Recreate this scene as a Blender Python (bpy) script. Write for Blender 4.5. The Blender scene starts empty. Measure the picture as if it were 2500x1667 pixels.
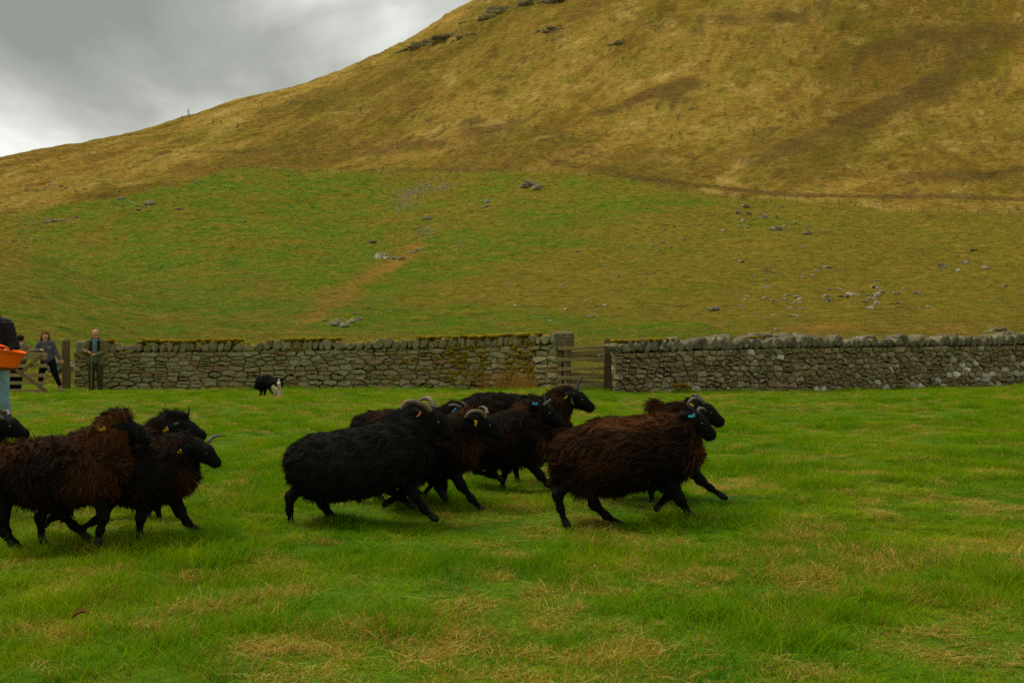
import bpy, math, random
import numpy as np
from mathutils import Vector, Matrix

# ------------------------------------------------------------------ camera
SC = bpy.context.scene
COL = SC.collection
F = 2500 * 40 / 36.0          # focal length in photograph pixels
CX, HY, CH = 1250.0, 854.0, 1.18   # photo centre x, horizon row, eye height
cam = bpy.data.cameras.new('camera')
cam.lens = 40
cam.sensor_width = 36
cam.shift_y = (HY - 833.5) / 2500.0
cam.clip_end = 6000
cam.clip_start = 0.05
camo = bpy.data.objects.new('camera', cam)
COL.objects.link(camo)
camo.location = (0, 0, CH)
camo.rotation_euler = (math.radians(90), 0, 0)
SC.camera = camo

# ------------------------------------------------------------------ sky, sun, exposure
SUN_EL, SUN_AZ = math.radians(62), math.radians(-58)     # azimuth from +Y (view direction), left is negative
w = bpy.data.worlds.new('World')
SC.world = w
w.use_nodes = True
nt = w.node_tree
nt.nodes.clear()


def N(nt, typ, **kw):
    n = nt.nodes.new(typ)
    for k, v in kw.items():
        if k == 'inp':
            for a, b in v.items():
                n.inputs[a].default_value = b
        else:
            setattr(n, k, v)
    return n


def ramp(nt, fac, stops, interp='LINEAR'):
    r = nt.nodes.new('ShaderNodeValToRGB')
    r.color_ramp.interpolation = interp
    el = r.color_ramp.elements
    while len(el) < len(stops):
        el.new(0.5)
    for e, (p, c) in zip(el, stops):
        e.position = p
        e.color = (c[0], c[1], c[2], 1) if isinstance(c, (tuple, list)) else (c, c, c, 1)
    if fac is not None:
        nt.links.new(fac, r.inputs[0])
    return r.outputs[0]


out = N(nt, 'ShaderNodeOutputWorld')
sky = N(nt, 'ShaderNodeTexSky', sky_type='NISHITA')
sky.sun_disc = False
sky.sun_elevation = SUN_EL
sky.sun_rotation = SUN_AZ
sky.dust_density = 4.0
tc = N(nt, 'ShaderNodeTexCoord')
mp = N(nt, 'ShaderNodeMapping', inp={'Scale': (1.0, 1.0, 2.1), 'Location': (3.2, 1.7, 0.33)})
nt.links.new(tc.outputs['Generated'], mp.inputs[0])
n1 = N(nt, 'ShaderNodeTexNoise', noise_dimensions='4D', inp={'W': 59.2, 'Scale': 2.6, 'Detail': 9.0, 'Roughness': 0.52, 'Distortion': 0.35})
nt.links.new(mp.outputs[0], n1.inputs['Vector'])
cloud = ramp(nt, n1.outputs[0], [(0.36, (.245, .256, .232)), (0.46, (.345, .358, .322)), (0.54, (.53, .55, .50)), (0.62, (.86, .88, .81))])
bg1 = N(nt, 'ShaderNodeBackground', inp={'Strength': 0.05})
nt.links.new(sky.outputs[0], bg1.inputs[0])
bg2 = N(nt, 'ShaderNodeBackground', inp={'Strength': 0.635})
nt.links.new(cloud, bg2.inputs[0])
mx = N(nt, 'ShaderNodeMixShader', inp={0: 0.94})
nt.links.new(bg1.outputs[0], mx.inputs[1])
nt.links.new(bg2.outputs[0], mx.inputs[2])
nt.links.new(mx.outputs[0], out.inputs[0])

sl = bpy.data.lights.new('sun', 'SUN')
sl.energy = 1.5
sl.angle = math.radians(28)
sl.color = (1.0, 0.95, 0.86)
so = bpy.data.objects.new('sun', sl)
COL.objects.link(so)
sd = Vector((math.sin(SUN_AZ) * math.cos(SUN_EL), math.cos(SUN_AZ) * math.cos(SUN_EL), math.sin(SUN_EL)))
so.rotation_euler = sd.to_track_quat('Z', 'Y').to_euler()
so.location = (0, 0, 60)
sky.sun_rotation = math.atan2(sd.x, sd.y)

SC.view_settings.view_transform = 'Standard'
SC.view_settings.look = 'None'
SC.view_settings.exposure = 0.97
SC.view_settings.gamma = 1.0
SC.view_settings.use_curve_mapping = False
SC.cycles.max_bounces = 5
SC.cycles.diffuse_bounces = 3
SC.cycles.use_denoising = False
SC.cycles.sample_clamp_indirect = 3.0

RNG = np.random.default_rng(11)
random.seed(5)


# ------------------------------------------------------------------ helpers
def px(x, y, Y):
    """a point of the place seen at photograph pixel (x, y), Y metres in front of the camera"""
    return np.array([(x - CX) / F * Y, Y, CH + (HY - y) / F * Y])


def _hash(ix, iy, seed):
    h = (ix.astype(np.int64) * 374761393 + iy.astype(np.int64) * 668265263 + seed * 974634777) & 0x7fffffff
    h = ((h ^ (h >> 13)) * 1274126177) & 0x7fffffff
    return ((h ^ (h >> 16)) & 0xffff) / 65535.0


def vnoise(x, y, seed=0):
    x = np.asarray(x, float); y = np.asarray(y, float)
    ix = np.floor(x).astype(np.int64); iy = np.floor(y).astype(np.int64)
    fx = x - ix; fy = y - iy
    fx = fx * fx * (3 - 2 * fx); fy = fy * fy * (3 - 2 * fy)
    a = _hash(ix, iy, seed); b = _hash(ix + 1, iy, seed)
    c = _hash(ix, iy + 1, seed); d = _hash(ix + 1, iy + 1, seed)
    return (a * (1 - fx) + b * fx) * (1 - fy) + (c * (1 - fx) + d * fx) * fy


def fbm(x, y, seed=0, o=4):
    s = 0; a = .5; t = 0
    for i in range(o):
        s = s + a * vnoise(x * 2 ** i + i * 17.3, y * 2 ** i - i * 9.1, seed + i)
        t += a; a *= .5
    return s / t


def sstep(a, b, x):
    t = np.clip((x - a) / (b - a), 0, 1)
    return t * t * (3 - 2 * t)


def mesh_obj(name, verts, faces, mats=None, parent=None, smooth=False, midx=None, attrs=None):
    me = bpy.data.meshes.new(name)
    verts = np.asarray(verts, np.float32)
    if isinstance(faces, np.ndarray):
        k = faces.shape[1]; nf = len(faces)
        me.vertices.add(len(verts)); me.vertices.foreach_set('co', verts.ravel())
        me.loops.add(nf * k); me.loops.foreach_set('vertex_index', faces.astype(np.int32).ravel())
        me.polygons.add(nf)
        me.polygons.foreach_set('loop_start', np.arange(0, nf * k, k, dtype=np.int32))
        me.polygons.foreach_set('loop_total', np.full(nf, k, np.int32))
    else:
        me.from_pydata([tuple(map(float, v)) for v in verts], [], [tuple(map(int, f)) for f in faces])
    if midx is not None:
        me.polygons.foreach_set('material_index', np.asarray(midx, np.int32))
    me.polygons.foreach_set('use_smooth', np.full(len(me.polygons), bool(smooth)))
    if attrs:
        for an, av in attrs.items():
            at = me.attributes.new(an, 'FLOAT', 'POINT')
            at.data.foreach_set('value', np.asarray(av, np.float32))
    for m in (mats if isinstance(mats, (list, tuple)) else [mats]):
        if m is not None:
            me.materials.append(m)
    me.update(); me.validate()
    o = bpy.data.objects.new(name, me)
    COL.objects.link(o)
    o.parent = parent
    return o


def tag(o, label=None, cat=None, group=None, kind=None):
    if label: o['label'] = label
    if cat: o['category'] = cat
    if group: o['group'] = group
    if kind: o['kind'] = kind
    return o


def empty(name, loc=(0, 0, 0), rz=0.0):
    o = bpy.data.objects.new(name, None)
    o.empty_display_size = .2
    COL.objects.link(o)
    o.location = loc; o.rotation_euler = (0, 0, rz)
    return o


def merge(parts):
    V = []; Q = []; n = 0
    for v, f in parts:
        V += [tuple(p) for p in v]
        Q += [tuple(i + n for i in q) for q in f]
        n += len(v)
    return V, Q


def box(c, s, rot=None, jit=0.0):
    c = np.array(c, float); s = np.array(s, float) / 2
    v = np.array([[x, y, z] for x in (-1, 1) for y in (-1, 1) for z in (-1, 1)], float) * s
    if jit:
        v += np.array([[random.uniform(-jit, jit) for _ in range(3)] for _ in range(8)])
    if rot is not None:
        v = v @ np.array(rot).T
    f = [(0, 1, 3, 2), (4, 6, 7, 5), (0, 4, 5, 1), (2, 3, 7, 6), (0, 2, 6, 4), (1, 5, 7, 3)]
    return v + c, f


def beam(a, b, wy, wz, up=(0, 0, 1), bev=0.12):
    """chamfered timber between two points"""
    a = np.array(a, float); b = np.array(b, float)
    d = b - a; L = np.linalg.norm(d); d /= L
    up = np.array(up, float)
    s = np.cross(up, d); s /= np.linalg.norm(s); u = np.cross(d, s)
    k = bev * min(wy, wz)
    prof = [(wy / 2 - k, -wz / 2), (wy / 2, -wz / 2 + k), (wy / 2, wz / 2 - k), (wy / 2 - k, wz / 2),
            (-wy / 2 + k, wz / 2), (-wy / 2, wz / 2 - k), (-wy / 2, -wz / 2 + k), (-wy / 2 + k, -wz / 2)]
    v = []
    n = 5
    for i in range(n):
        p = a + d * L * i / (n - 1)
        j = np.array([random.uniform(-1, 1) for _ in range(3)]) * 0.004
        v += [p + s * x + u * z + j for x, z in prof]
    f = []
    for i in range(n - 1):
        for k2 in range(8):
            f.append((i * 8 + k2, i * 8 + (k2 + 1) % 8, i * 8 + 8 + (k2 + 1) % 8, i * 8 + 8 + k2))
    f.append(tuple(range(7, -1, -1))); f.append(tuple(range((n - 1) * 8, n * 8)))
    return v, f


def tube(pts, rad, n=8, cap=True, ridge=0.0):
    pts = [np.array(p, float) for p in pts]
    v = []; f = []
    pv = None
    for i, p in enumerate(pts):
        d = pts[min(i + 1, len(pts) - 1)] - pts[max(i - 1, 0)]
        d /= (np.linalg.norm(d) + 1e-9)
        if pv is None:
            a = np.array([0, 0, 1.0]) if abs(d[2]) < .9 else np.array([1.0, 0, 0])
            s = np.cross(d, a)
        else:
            s = pv - d * np.dot(pv, d)
        s /= np.linalg.norm(s); pv = s
        u = np.cross(d, s)
        r = rad[i] * (1 + ridge * (1 if i % 2 else -1))
        for k in range(n):
            t = 2 * math.pi * k / n
            v.append(p + (s * math.cos(t) + u * math.sin(t)) * r)
    for i in range(len(pts) - 1):
        for k in range(n):
            f.append((i * n + k, i * n + (k + 1) % n, i * n + n + (k + 1) % n, i * n + n + k))
    if cap:
        f.append(tuple(range(n - 1, -1, -1)))
        f.append(tuple(range((len(pts) - 1) * n, len(pts) * n)))
    return v, f


def spline(pts, n):
    """Catmull-Rom through pts"""
    P = [np.array(p, float) for p in pts]
    P = [2 * P[0] - P[1]] + P + [2 * P[-1] - P[-2]]
    res = []
    m = len(P) - 3
    for i in range(n):
        t = i / (n - 1) * m
        k = min(int(t), m - 1); t -= k
        a, b, c, d = P[k:k + 4]
        res.append(.5 * (2 * b + (c - a) * t + (2 * a - 5 * b + 4 * c - d) * t * t + (3 * b - a - 3 * c + d) * t ** 3))
    return res


# ------------------------------------------------------------------ materials
def new_mat(name):
    m = bpy.data.materials.new(name)
    m.use_nodes = True
    nt = m.node_tree
    b = nt.nodes['Principled BSDF']
    b.inputs['Roughness'].default_value = .9
    b.inputs['Specular IOR Level'].default_value = .08
    return m, nt, b


def mixc(nt, fac, a, b, mode='MIX'):
    n = nt.nodes.new('ShaderNodeMix')
    n.data_type = 'RGBA'; n.blend_type = mode
    for k, v in ((0, fac), (6, a), (7, b)):
        if isinstance(v, bpy.types.NodeSocket):
            nt.links.new(v, n.inputs[k])
        elif isinstance(v, (int, float)):
            n.inputs[k].default_value = v
        else:
            n.inputs[k].default_value = (v[0], v[1], v[2], 1)
    return n.outputs[2]


def mathn(nt, op, a, b=None, clamp=False):
    n = nt.nodes.new('ShaderNodeMath'); n.operation = op; n.use_clamp = clamp
    for i, v in enumerate((a, b)):
        if v is None: continue
        if isinstance(v, bpy.types.NodeSocket): nt.links.new(v, n.inputs[i])
        else: n.inputs[i].default_value = v
    return n.outputs[0]


def noise(nt, vec, scale, detail=4, rough=.55, dist=0.0):
    n = N(nt, 'ShaderNodeTexNoise', inp={'Scale': scale, 'Detail': float(detail), 'Roughness': rough, 'Distortion': dist})
    if vec is not None:
        nt.links.new(vec, n.inputs['Vector'])
    return n.outputs[0]


def geo_pos(nt, scale=(1, 1, 1), rot=(0, 0, 0)):
    g = nt.nodes.new('ShaderNodeNewGeometry')
    m = N(nt, 'ShaderNodeMapping', inp={'Scale': scale, 'Rotation': rot})
    nt.links.new(g.outputs['Position'], m.inputs[0])
    return m.outputs[0], g


def attr(nt, name):
    a = nt.nodes.new('ShaderNodeAttribute'); a.attribute_name = name
    return a


def bump(nt, b, h, strength, dist):
    n = N(nt, 'ShaderNodeBump', inp={'Strength': strength, 'Distance': dist})
    nt.links.new(h, n.inputs['Height'])
    nt.links.new(n.outputs[0], b.inputs['Normal'])


def simple_mat(name, c1, c2=None, scale=20, rough=.85, bmp=0.0, spec=.06, stretch=(1, 1, 1)):
    m, nt, b = new_mat(name)
    t = nt.nodes.new('ShaderNodeTexCoord')
    mpn = N(nt, 'ShaderNodeMapping', inp={'Scale': stretch})
    nt.links.new(t.outputs['Object'], mpn.inputs[0])
    c2 = c2 or tuple(x * .6 for x in c1)
    n = noise(nt, mpn.outputs[0], scale, 5, .6)
    c = ramp(nt, n, [(.3, c2), (.7, c1)])
    nt.links.new(c, b.inputs['Base Color'])
    b.inputs['Roughness'].default_value = rough
    b.inputs['Specular IOR Level'].default_value = spec
    if bmp:
        bump(nt, b, n, .6, bmp)
    return m


def field_colour(nt, pos):
    """colour of the turf by place: fresh green, yellow green and straw"""
    big = noise(nt, pos, .55, 4, .6)
    mid = noise(nt, pos, 2.3, 4, .6)
    c = ramp(nt, big, [(.33, (.085, .240, .002)), (.50, (.175, .320, .002)), (.66, (.300, .365, .004))])
    c2 = ramp(nt, mid, [(.35, (.062, .200, .002)), (.55, (.155, .310, .003)), (.72, (.310, .320, .006))])
    return mixc(nt, .5, c, c2)


def blade_mat(name, straw):
    m, nt, b = new_mat(name)
    pos, g = geo_pos(nt, (1, .8, 1))
    rnd = attr(nt, 'rnd').outputs['Fac']
    h = attr(nt, 'h').outputs['Fac']
    if straw:
        c = ramp(nt, rnd, [(0.0, (.26, .135, .016)), (.35, (.44, .255, .035)), (.7, (.62, .41, .085)), (1, (.75, .56, .17))])
        c = mixc(nt, .12, c, field_colour(nt, pos))
    else:
        base = field_colour(nt, pos)
        v = ramp(nt, rnd, [(0, (.55, .70, .5)), (.5, (1.0, 1.0, 1)), (.85, (1.35, 1.15, 1)), (1, (2.3, 1.45, 2.2))])
        c = mixc(nt, 1.0, base, v, 'MULTIPLY')
        dry = mathn(nt, 'MULTIPLY', mathn(nt, 'GREATER_THAN', rnd, .90), .75)
        c = mixc(nt, dry, c, (.36, .22, .03))
    root = ramp(nt, h, [(0, (.8, .8, .75)), (.5, (1, 1, 1))])  # blade self-shadow painted into the colour: darker towards the root
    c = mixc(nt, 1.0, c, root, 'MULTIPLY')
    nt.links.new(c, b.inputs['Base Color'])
    b.inputs['Roughness'].default_value = .8
    b.inputs['Specular IOR Level'].default_value = .02
    tr = nt.nodes.new('ShaderNodeBsdfTranslucent')
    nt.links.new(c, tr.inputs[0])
    ms = N(nt, 'ShaderNodeMixShader', inp={0: .42})
    o = nt.nodes['Material Output']
    nt.links.new(b.outputs[0], ms.inputs[1]); nt.links.new(tr.outputs[0], ms.inputs[2])
    nt.links.new(ms.outputs[0], o.inputs[0])
    return m


def hill_mat():
    m, nt, b = new_mat('hill_grass')
    pos, g = geo_pos(nt)
    posx, _ = geo_pos(nt, (.8, .9, 1.6))
    gr = attr(nt, 'green').outputs['Fac']
    ru = attr(nt, 'rust').outputs['Fac']
    he = attr(nt, 'heath').outputs['Fac']
    mo = attr(nt, 'moss').outputs['Fac']
    fine = noise(nt, posx, 1.0, 8, .78)
    mid = noise(nt, posx, .22, 5, .65, .6)
    big = noise(nt, posx, .05, 4, .6)
    brown = ramp(nt, fine, [(.30, (.115, .072, .011)), (.48, (.265, .170, .022)), (.66, (.43, .290, .048))])
    brown2 = ramp(nt, mid, [(.3, (.185, .105, .014)), (.5, (.285, .165, .027)), (.7, (.39, .230, .048))])
    brown = mixc(nt, .5, brown, brown2)
    olive = ramp(nt, fine, [(.3, (.085, .085, .006)), (.55, (.175, .150, .010)), (.7, (.27, .20, .022))])
    brown = mixc(nt, mathn(nt, 'MULTIPLY', mathn(nt, 'MULTIPLY', mo, .6), ramp(nt, mid, [(.42, 0), (.62, 1)])), brown, olive)
    green = ramp(nt, fine, [(.3, (.040, .105, .002)), (.5, (.070, .155, .002)), (.7, (.130, .190, .005))])
    # straw mottling inside the pasture
    mot = ramp(nt, mathn(nt, 'ADD', mathn(nt, 'MULTIPLY', fine, .55), mathn(nt, 'MULTIPLY', mid, .45)), [(.46, 0), (.57, 1)])
    tan = ramp(nt, fine, [(.4, (.15, .110, .008)), (.68, (.31, .215, .027))])
    g01 = ramp(nt, mathn(nt, 'ADD', mathn(nt, 'ADD', gr, mathn(nt, 'MULTIPLY', mathn(nt, 'SUBTRACT', mid, .5), 1.5)), mathn(nt, 'MULTIPLY', mathn(nt, 'SUBTRACT', fine, .5), 1.3)), [(.28, 0), (.72, 1)])
    pasture = mixc(nt, g01, mixc(nt, .30, olive, tan), green)
    pasture = mixc(nt, mathn(nt, 'MULTIPLY', mot, mathn(nt, 'SUBTRACT', 1.0, mathn(nt, 'MULTIPLY', g01, .62))), pasture, tan)
    m2 = ramp(nt, noise(nt, posx, .42, 5, .7, .5), [(.47, 0), (.62, 1)])
    pasture = mixc(nt, mathn(nt, 'MULTIPLY', m2, .62), pasture, tan)
    # broad patches drawn out down the slope
    rotp, _ = geo_pos(nt, (1, 1, 1), (0, 0, math.radians(-64)))
    ms_ = N(nt, 'ShaderNodeMapping', inp={'Scale': (.34, 1, 1)})
    nt.links.new(rotp, ms_.inputs[0]); sp = ms_.outputs[0]
    pat1 = noise(nt, sp, .055, 7, .68, .4); pat2 = noise(nt, sp, .13, 7, .72, .5); pat3 = noise(nt, sp, .085, 7, .66, .3)
    brown = mixc(nt, mathn(nt, 'MULTIPLY', ramp(nt, pat1, [(.50, 0), (.58, 1)]), .55), brown, olive)
    brown = mixc(nt, mathn(nt, 'MULTIPLY', ramp(nt, pat2, [(.575, 0), (.66, 1)]), .60), brown, (.105, .062, .014))
    brown = mixc(nt, mathn(nt, 'MULTIPLY', ramp(nt, pat3, [(.55, 0), (.65, 1)]), .5), brown, (.46, .315, .085))
    pat4 = noise(nt, posx, .10, 7, .72, .6); pat5 = noise(nt, posx, .16, 6, .7, .4)
    pasture = mixc(nt, mathn(nt, 'MULTIPLY', ramp(nt, pat4, [(.48, 0), (.57, 1)]), .80), pasture, mixc(nt, .5, olive, tan))
    pasture = mixc(nt, mathn(nt, 'MULTIPLY', ramp(nt, pat5, [(.57, 0), (.66, 1)]), .45), pasture, green)
    pasture = mixc(nt, mathn(nt, 'MULTIPLY', ramp(nt, pat2, [(.60, 0), (.70, 1)]), .4), pasture, (.11, .075, .012))
    land = attr(nt, 'pasture').outputs['Fac']
    l01 = ramp(nt, mathn(nt, 'ADD', land, mathn(nt, 'MULTIPLY', mathn(nt, 'SUBTRACT', mid, .5), 1.0)), [(.34, 0), (.66, 1)])
    tn = attr(nt, 'tone').outputs['Fac']
    brown = mixc(nt, 1.0, brown, ramp(nt, tn, [(.25, (.70, .66, .55)), (.5, (.97, .96, .9)), (.75, (1.16, 1.18, 1.25))]), 'MULTIPLY')
    c = mixc(nt, l01, brown, pasture)
    hm = ramp(nt, mathn(nt, 'ADD', he, mathn(nt, 'MULTIPLY', mathn(nt, 'SUBTRACT', fine, .5), 1.8)), [(.36, 0), (.90, 1)])
    c = mixc(nt, mathn(nt, 'MULTIPLY', hm, .7), c, (.095, .055, .013))
    rm = ramp(nt, mathn(nt, 'ADD', ru, mathn(nt, 'MULTIPLY', mathn(nt, 'SUBTRACT', fine, .5), 2.0)), [(.40, 0), (.85, 1)])
    c = mixc(nt, mathn(nt, 'MULTIPLY', rm, .62), c, (.34, .170, .030))
    dk = ramp(nt, noise(nt, posx, .55, 3, .7), [(.26, .55), (.40, 1.17), (.75, 1.30)])
    c = mixc(nt, 1.0, c, dk, 'MULTIPLY')
    nt.links.new(c, b.inputs['Base Color'])
    b.inputs['Roughness'].default_value = 1
    b.inputs['Specular IOR Level'].default_value = .05
    bump(nt, b, mathn(nt, 'ADD', fine, mathn(nt, 'MULTIPLY', mid, 2.0)), 1.0, .9)
    return m


def stone_mat(name, cols, moss=0.3, lichen=.3, moss_low=.55, mosscol=(.17, .125, .008)):
    m, nt, b = new_mat(name)
    pos, g = geo_pos(nt)
    oi = nt.nodes.new('ShaderNodeObjectInfo')
    big = noise(nt, pos, 1.1, 3, .6)
    f = noise(nt, pos, 16, 6, .65)
    base = ramp(nt, oi.outputs['Random'], cols)
    v = ramp(nt, f, [(.25, (.50, .50, .46)), (.5, (1, 1, 1)), (.75, (1.45, 1.42, 1.3))])
    c = mixc(nt, 1.0, base, v, 'MULTIPLY')
    li = ramp(nt, noise(nt, pos, 8, 4, .6, .4), [(.60, 0), (.66, 1)])
    lm = ramp(nt, noise(nt, pos, .9, 2), [(.38, 0), (.58, 1)])
    c = mixc(nt, mathn(nt, 'MULTIPLY', mathn(nt, 'MULTIPLY', li, lm), lichen), c, (.50, .50, .42))
    sx = nt.nodes.new('ShaderNodeSeparateXYZ')
    nt.links.new(g.outputs['Normal'], sx.inputs[0])
    up = ramp(nt, sx.outputs[2], [(.1, 0), (.85, 1)])
    mn = ramp(nt, mathn(nt, 'ADD', mathn(nt, 'MULTIPLY', noise(nt, pos, 2.2, 5, .65), 1.0), mathn(nt, 'MULTIPLY', up, moss)), [(moss_low, 0), (moss_low + .12, 1)])
    mc = ramp(nt, f, [(.3, tuple(x * .45 for x in mosscol)), (.65, mosscol)])
    c = mixc(nt, mathn(nt, 'MULTIPLY', mn, .85), c, mc)
    nt.links.new(c, b.inputs['Base Color'])
    b.inputs['Roughness'].default_value = .95
    bump(nt, b, mathn(nt, 'ADD', f, mathn(nt, 'MULTIPLY', noise(nt, pos, 5, 3), 1.5)), .9, .03)
    return m


def fleece_mat(name, black, rust, amount):
    m, nt, b = new_mat(name)
    r = attr(nt, 'rust').outputs['Fac']
    rnd = attr(nt, 'rnd').outputs['Fac']
    t = mathn(nt, 'ADD', mathn(nt, 'MULTIPLY', r, amount), mathn(nt, 'MULTIPLY', mathn(nt, 'SUBTRACT', rnd, .5), .35))
    c = ramp(nt, t, [(.15, black), (.55, tuple((a + c_) / 2 for a, c_ in zip(black, rust))), (1.0, rust)])
    v = ramp(nt, rnd, [(0, (.6, .6, .6)), (.8, (1.2, 1.2, 1.2)), (1, (2.0, 1.75, 1.4))])
    c = mixc(nt, 1.0, c, v, 'MULTIPLY')
    nt.links.new(c, b.inputs['Base Color'])
    b.inputs['Roughness'].default_value = .85
    b.inputs['Specular IOR Level'].default_value = .035
    return m


M_FIELD, nt_, b_ = new_mat('field_soil')
p_, g_ = geo_pos(nt_, (1, .8, 1))
cc = mixc(nt_, 1.0, field_colour(nt_, p_), ramp(nt_, noise(nt_, p_, 30, 4, .7), [(.3, (.22, .22, .2)), (.7, (.62, .62, .6))]), 'MULTIPLY')
nt_.links.new(cc, b_.inputs['Base Color'])
bump(nt_, b_, noise(nt_, p_, 14, 5, .7), .8, .05)
M_BLADE = blade_mat('grass_blade', False)
M_STRAW = blade_mat('straw_blade', True)
M_HILL = hill_mat()
M_STONE_L = stone_mat('whinstone_pale', [(0, (.20, .175, .080)), (.35, (.27, .235, .115)), (.7, (.32, .28, .145)), (.9, (.25, .18, .085)), (1, (.22, .13, .06))], moss=.25, lichen=.35, moss_low=.60)
M_COPE_L = stone_mat('cope_mossy', [(0, (.17, .15, .075)), (1, (.28, .25, .13))], moss=.42, lichen=.2, moss_low=.60, mosscol=(.25, .165, .006))
M_STONE_R = stone_mat('fieldstone_brown', [(0, (.13, .095, .042)), (.4, (.20, .155, .075)), (.75, (.28, .235, .125)), (1, (.27, .18, .09))], moss=.15, lichen=.9, moss_low=.72)
M_COPE_R = stone_mat('cope_grey', [(0, (.10, .085, .045)), (.6, (.16, .14, .08)), (1, (.21, .19, .11))], moss=.15, lichen=.45, moss_low=.72)
M_WHITE_STONE = stone_mat('white_stone', [(0, (.26, .235, .16)), (.5, (.40, .375, .28)), (1, (.60, .565, .44))], moss=.05, lichen=.8, moss_low=.8)
M_CORE = simple_mat('wall_hearting', (.045, .036, .016), (.02, .016, .008), 9, .95, .05)
M_MOSS = simple_mat('wall_moss', (.27, .175, .006), (.11, .085, .005), 14, 1.0, .03, .05)
M_ROCK = stone_mat('hill_rock', [(0, (.21, .185, .13)), (.6, (.36, .325, .24)), (1, (.50, .46, .35))], moss=.35, lichen=.3, moss_low=.66)
M_CRAG = stone_mat('hill_crag', [(0, (.17, .14, .085)), (1, (.26, .22, .14))], moss=.45, lichen=.2, moss_low=.55)
M_WOOD = simple_mat('weathered_wood', (.23, .155, .06), (.10, .066, .026), 6, .9, .01, .15, (1, 1, 6))
M_WOOD_H = simple_mat('weathered_rail', (.34, .25, .10), (.18, .13, .05), 7, .9, .01, .15, (.25, 1, 5))
M_POST = simple_mat('post_wood', (.20, .13, .055), (.085, .055, .025), 9, .95, .012, .1, (5, 5, .8))
M_FACE = simple_mat('black_face_hair', (.0100, .0092, .0080), (.0045, .0041, .0036), 70, .7, .006, .05)
M_HOOF = simple_mat('hoof', (.03, .026, .022), (.015, .013, .011), 30, .6)
M_HORN_TAN = simple_mat('horn_tan', (.20, .145, .08), (.095, .068, .038), 26, .6, .004, .3, (1, 1, 1))
M_HORN_GREY = simple_mat('horn_grey', (.135, .125, .105), (.055, .05, .042), 26, .6, .004, .3)
M_HORN_DARK = simple_mat('horn_dark', (.055, .048, .040), (.022, .02, .017), 26, .55, .004, .3)
M_EYE = simple_mat('sheep_eye', (.22, .12, .03), (.09, .05, .015), 60, .15, 0, .6)
M_TAG_Y = simple_mat('tag_yellow', (.75, .45, .01), (.62, .36, .01), 8, .5)
M_TAG_B = simple_mat('tag_blue', (.08, .55, .66), (.06, .42, .52), 8, .5)
M_TAG_O = simple_mat('tag_orange', (.62, .20, .07), (.5, .16, .05), 8, .5)
M_RUSH = simple_mat('rush_straw', (.52, .26, .042), (.26, .14, .022), 5, .9)
M_SAPLING = simple_mat('sapling_leaf', (.20, .25, .025), (.10, .15, .015), 5, .9)
M_DEADLEAF = simple_mat('dead_leaf', (.17, .045, .018), (.08, .022, .01), 20, .8)
M_PALELEAF = simple_mat('pale_leaf', (.40, .42, .14), (.25, .32, .07), 12, .7)

# ------------------------------------------------------------------ field
HOLE = []


def gz(x, y):
    x = np.asarray(x, float); y = np.asarray(y, float)
    z = (fbm(x * .35, y * .35, 3, 3) - .5) * .14 + (fbm(x * 1.6, y * 1.6, 7, 2) - .5) * .09 + (fbm(x * 4.0, y * 3.4, 17, 2) - .5) * .05
    z = z * np.clip((y - 1) / 5, .3, 1)
    z = z + .10 * np.exp(-(((x - 1.9) / 2.5) ** 2 + ((y - 33) / 3.0) ** 2))
    return z - .012


def axis(segs):
    r = []
    for a, b, n in segs:
        r += list(np.linspace(a, b, n, endpoint=False))
    return np.array(r + [segs[-1][1]])


ax = axis([(-420, -40, 12), (-40, -14, 52), (-14, 14, 320), (14, 40, 52), (40, 420, 12)])
ay = axis([(-140, 0, 14), (0, 3, 8), (3, 16, 200), (16, 44, 120)])
gx, gy = np.meshgrid(ax, ay)
nx, ny = len(ax), len(ay)
fz = gz(gx, gy)
fade = np.clip((40 - np.abs(gx)) / 10, 0, 1)
fz = fz * fade
fz = np.where(gy > 40, fz - (gy - 40) * .25, fz)
idx = np.arange(nx * ny).reshape(ny, nx)
quads = np.stack([idx[:-1, :-1], idx[:-1, 1:], idx[1:, 1:], idx[1:, :-1]], -1).reshape(-1, 4)
field = mesh_obj('field', np.stack([gx, gy, fz], -1).reshape(-1, 3), quads, M_FIELD, smooth=True)
tag(field, 'green pasture field in front of the stone walls', None, kind='structure')

# ------------------------------------------------------------------ hill terrain
SKX = np.array([-3000, -1200, -400, 0, 150, 430, 650, 840, 1000, 1090, 1150, 1400, 1800, 2500, 3200, 5000], float)
SKY_ = np.array([640, 540, 450, 378, 350, 285, 215, 158, 85, 35, 0, -110, -230, -330, -350, -300], float)
YCX = np.array([-3000, -400, 0, 650, 1150, 1800, 2500, 5000], float)
YC_ = np.array([200, 260, 300, 370, 450, 520, 560, 560], float)
TT = np.array([0, .03, .08, .2, .33, .44, .57, .7, .82, .92, 1.0, 1.1, 1.25, 1.6])
WW = np.array([0, .022, .072, .20, .315, .41, .545, .715, .865, .96, 1.0, .985, .93, .70])


def pchip(xs, ys, x):
    h = np.diff(xs); d = np.diff(ys) / h
    m = np.zeros_like(ys)
    for i in range(1, len(xs) - 1):
        if d[i - 1] * d[i] > 0:
            w1 = 2 * h[i] + h[i - 1]; w2 = h[i] + 2 * h[i - 1]
            m[i] = (w1 + w2) / (w1 / d[i - 1] + w2 / d[i])
    m[0] = d[0]; m[-1] = d[-1]
    k = np.clip(np.searchsorted(xs, x) - 1, 0, len(xs) - 2)
    t = (x - xs[k]) / h[k]
    return ((1 + 2 * t) * (1 - t) ** 2 * ys[k] + t * (1 - t) ** 2 * h[k] * m[k] + t * t * (3 - 2 * t) * ys[k + 1] + t * t * (t - 1) * h[k] * m[k + 1])


Y0H = 36.0


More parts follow.
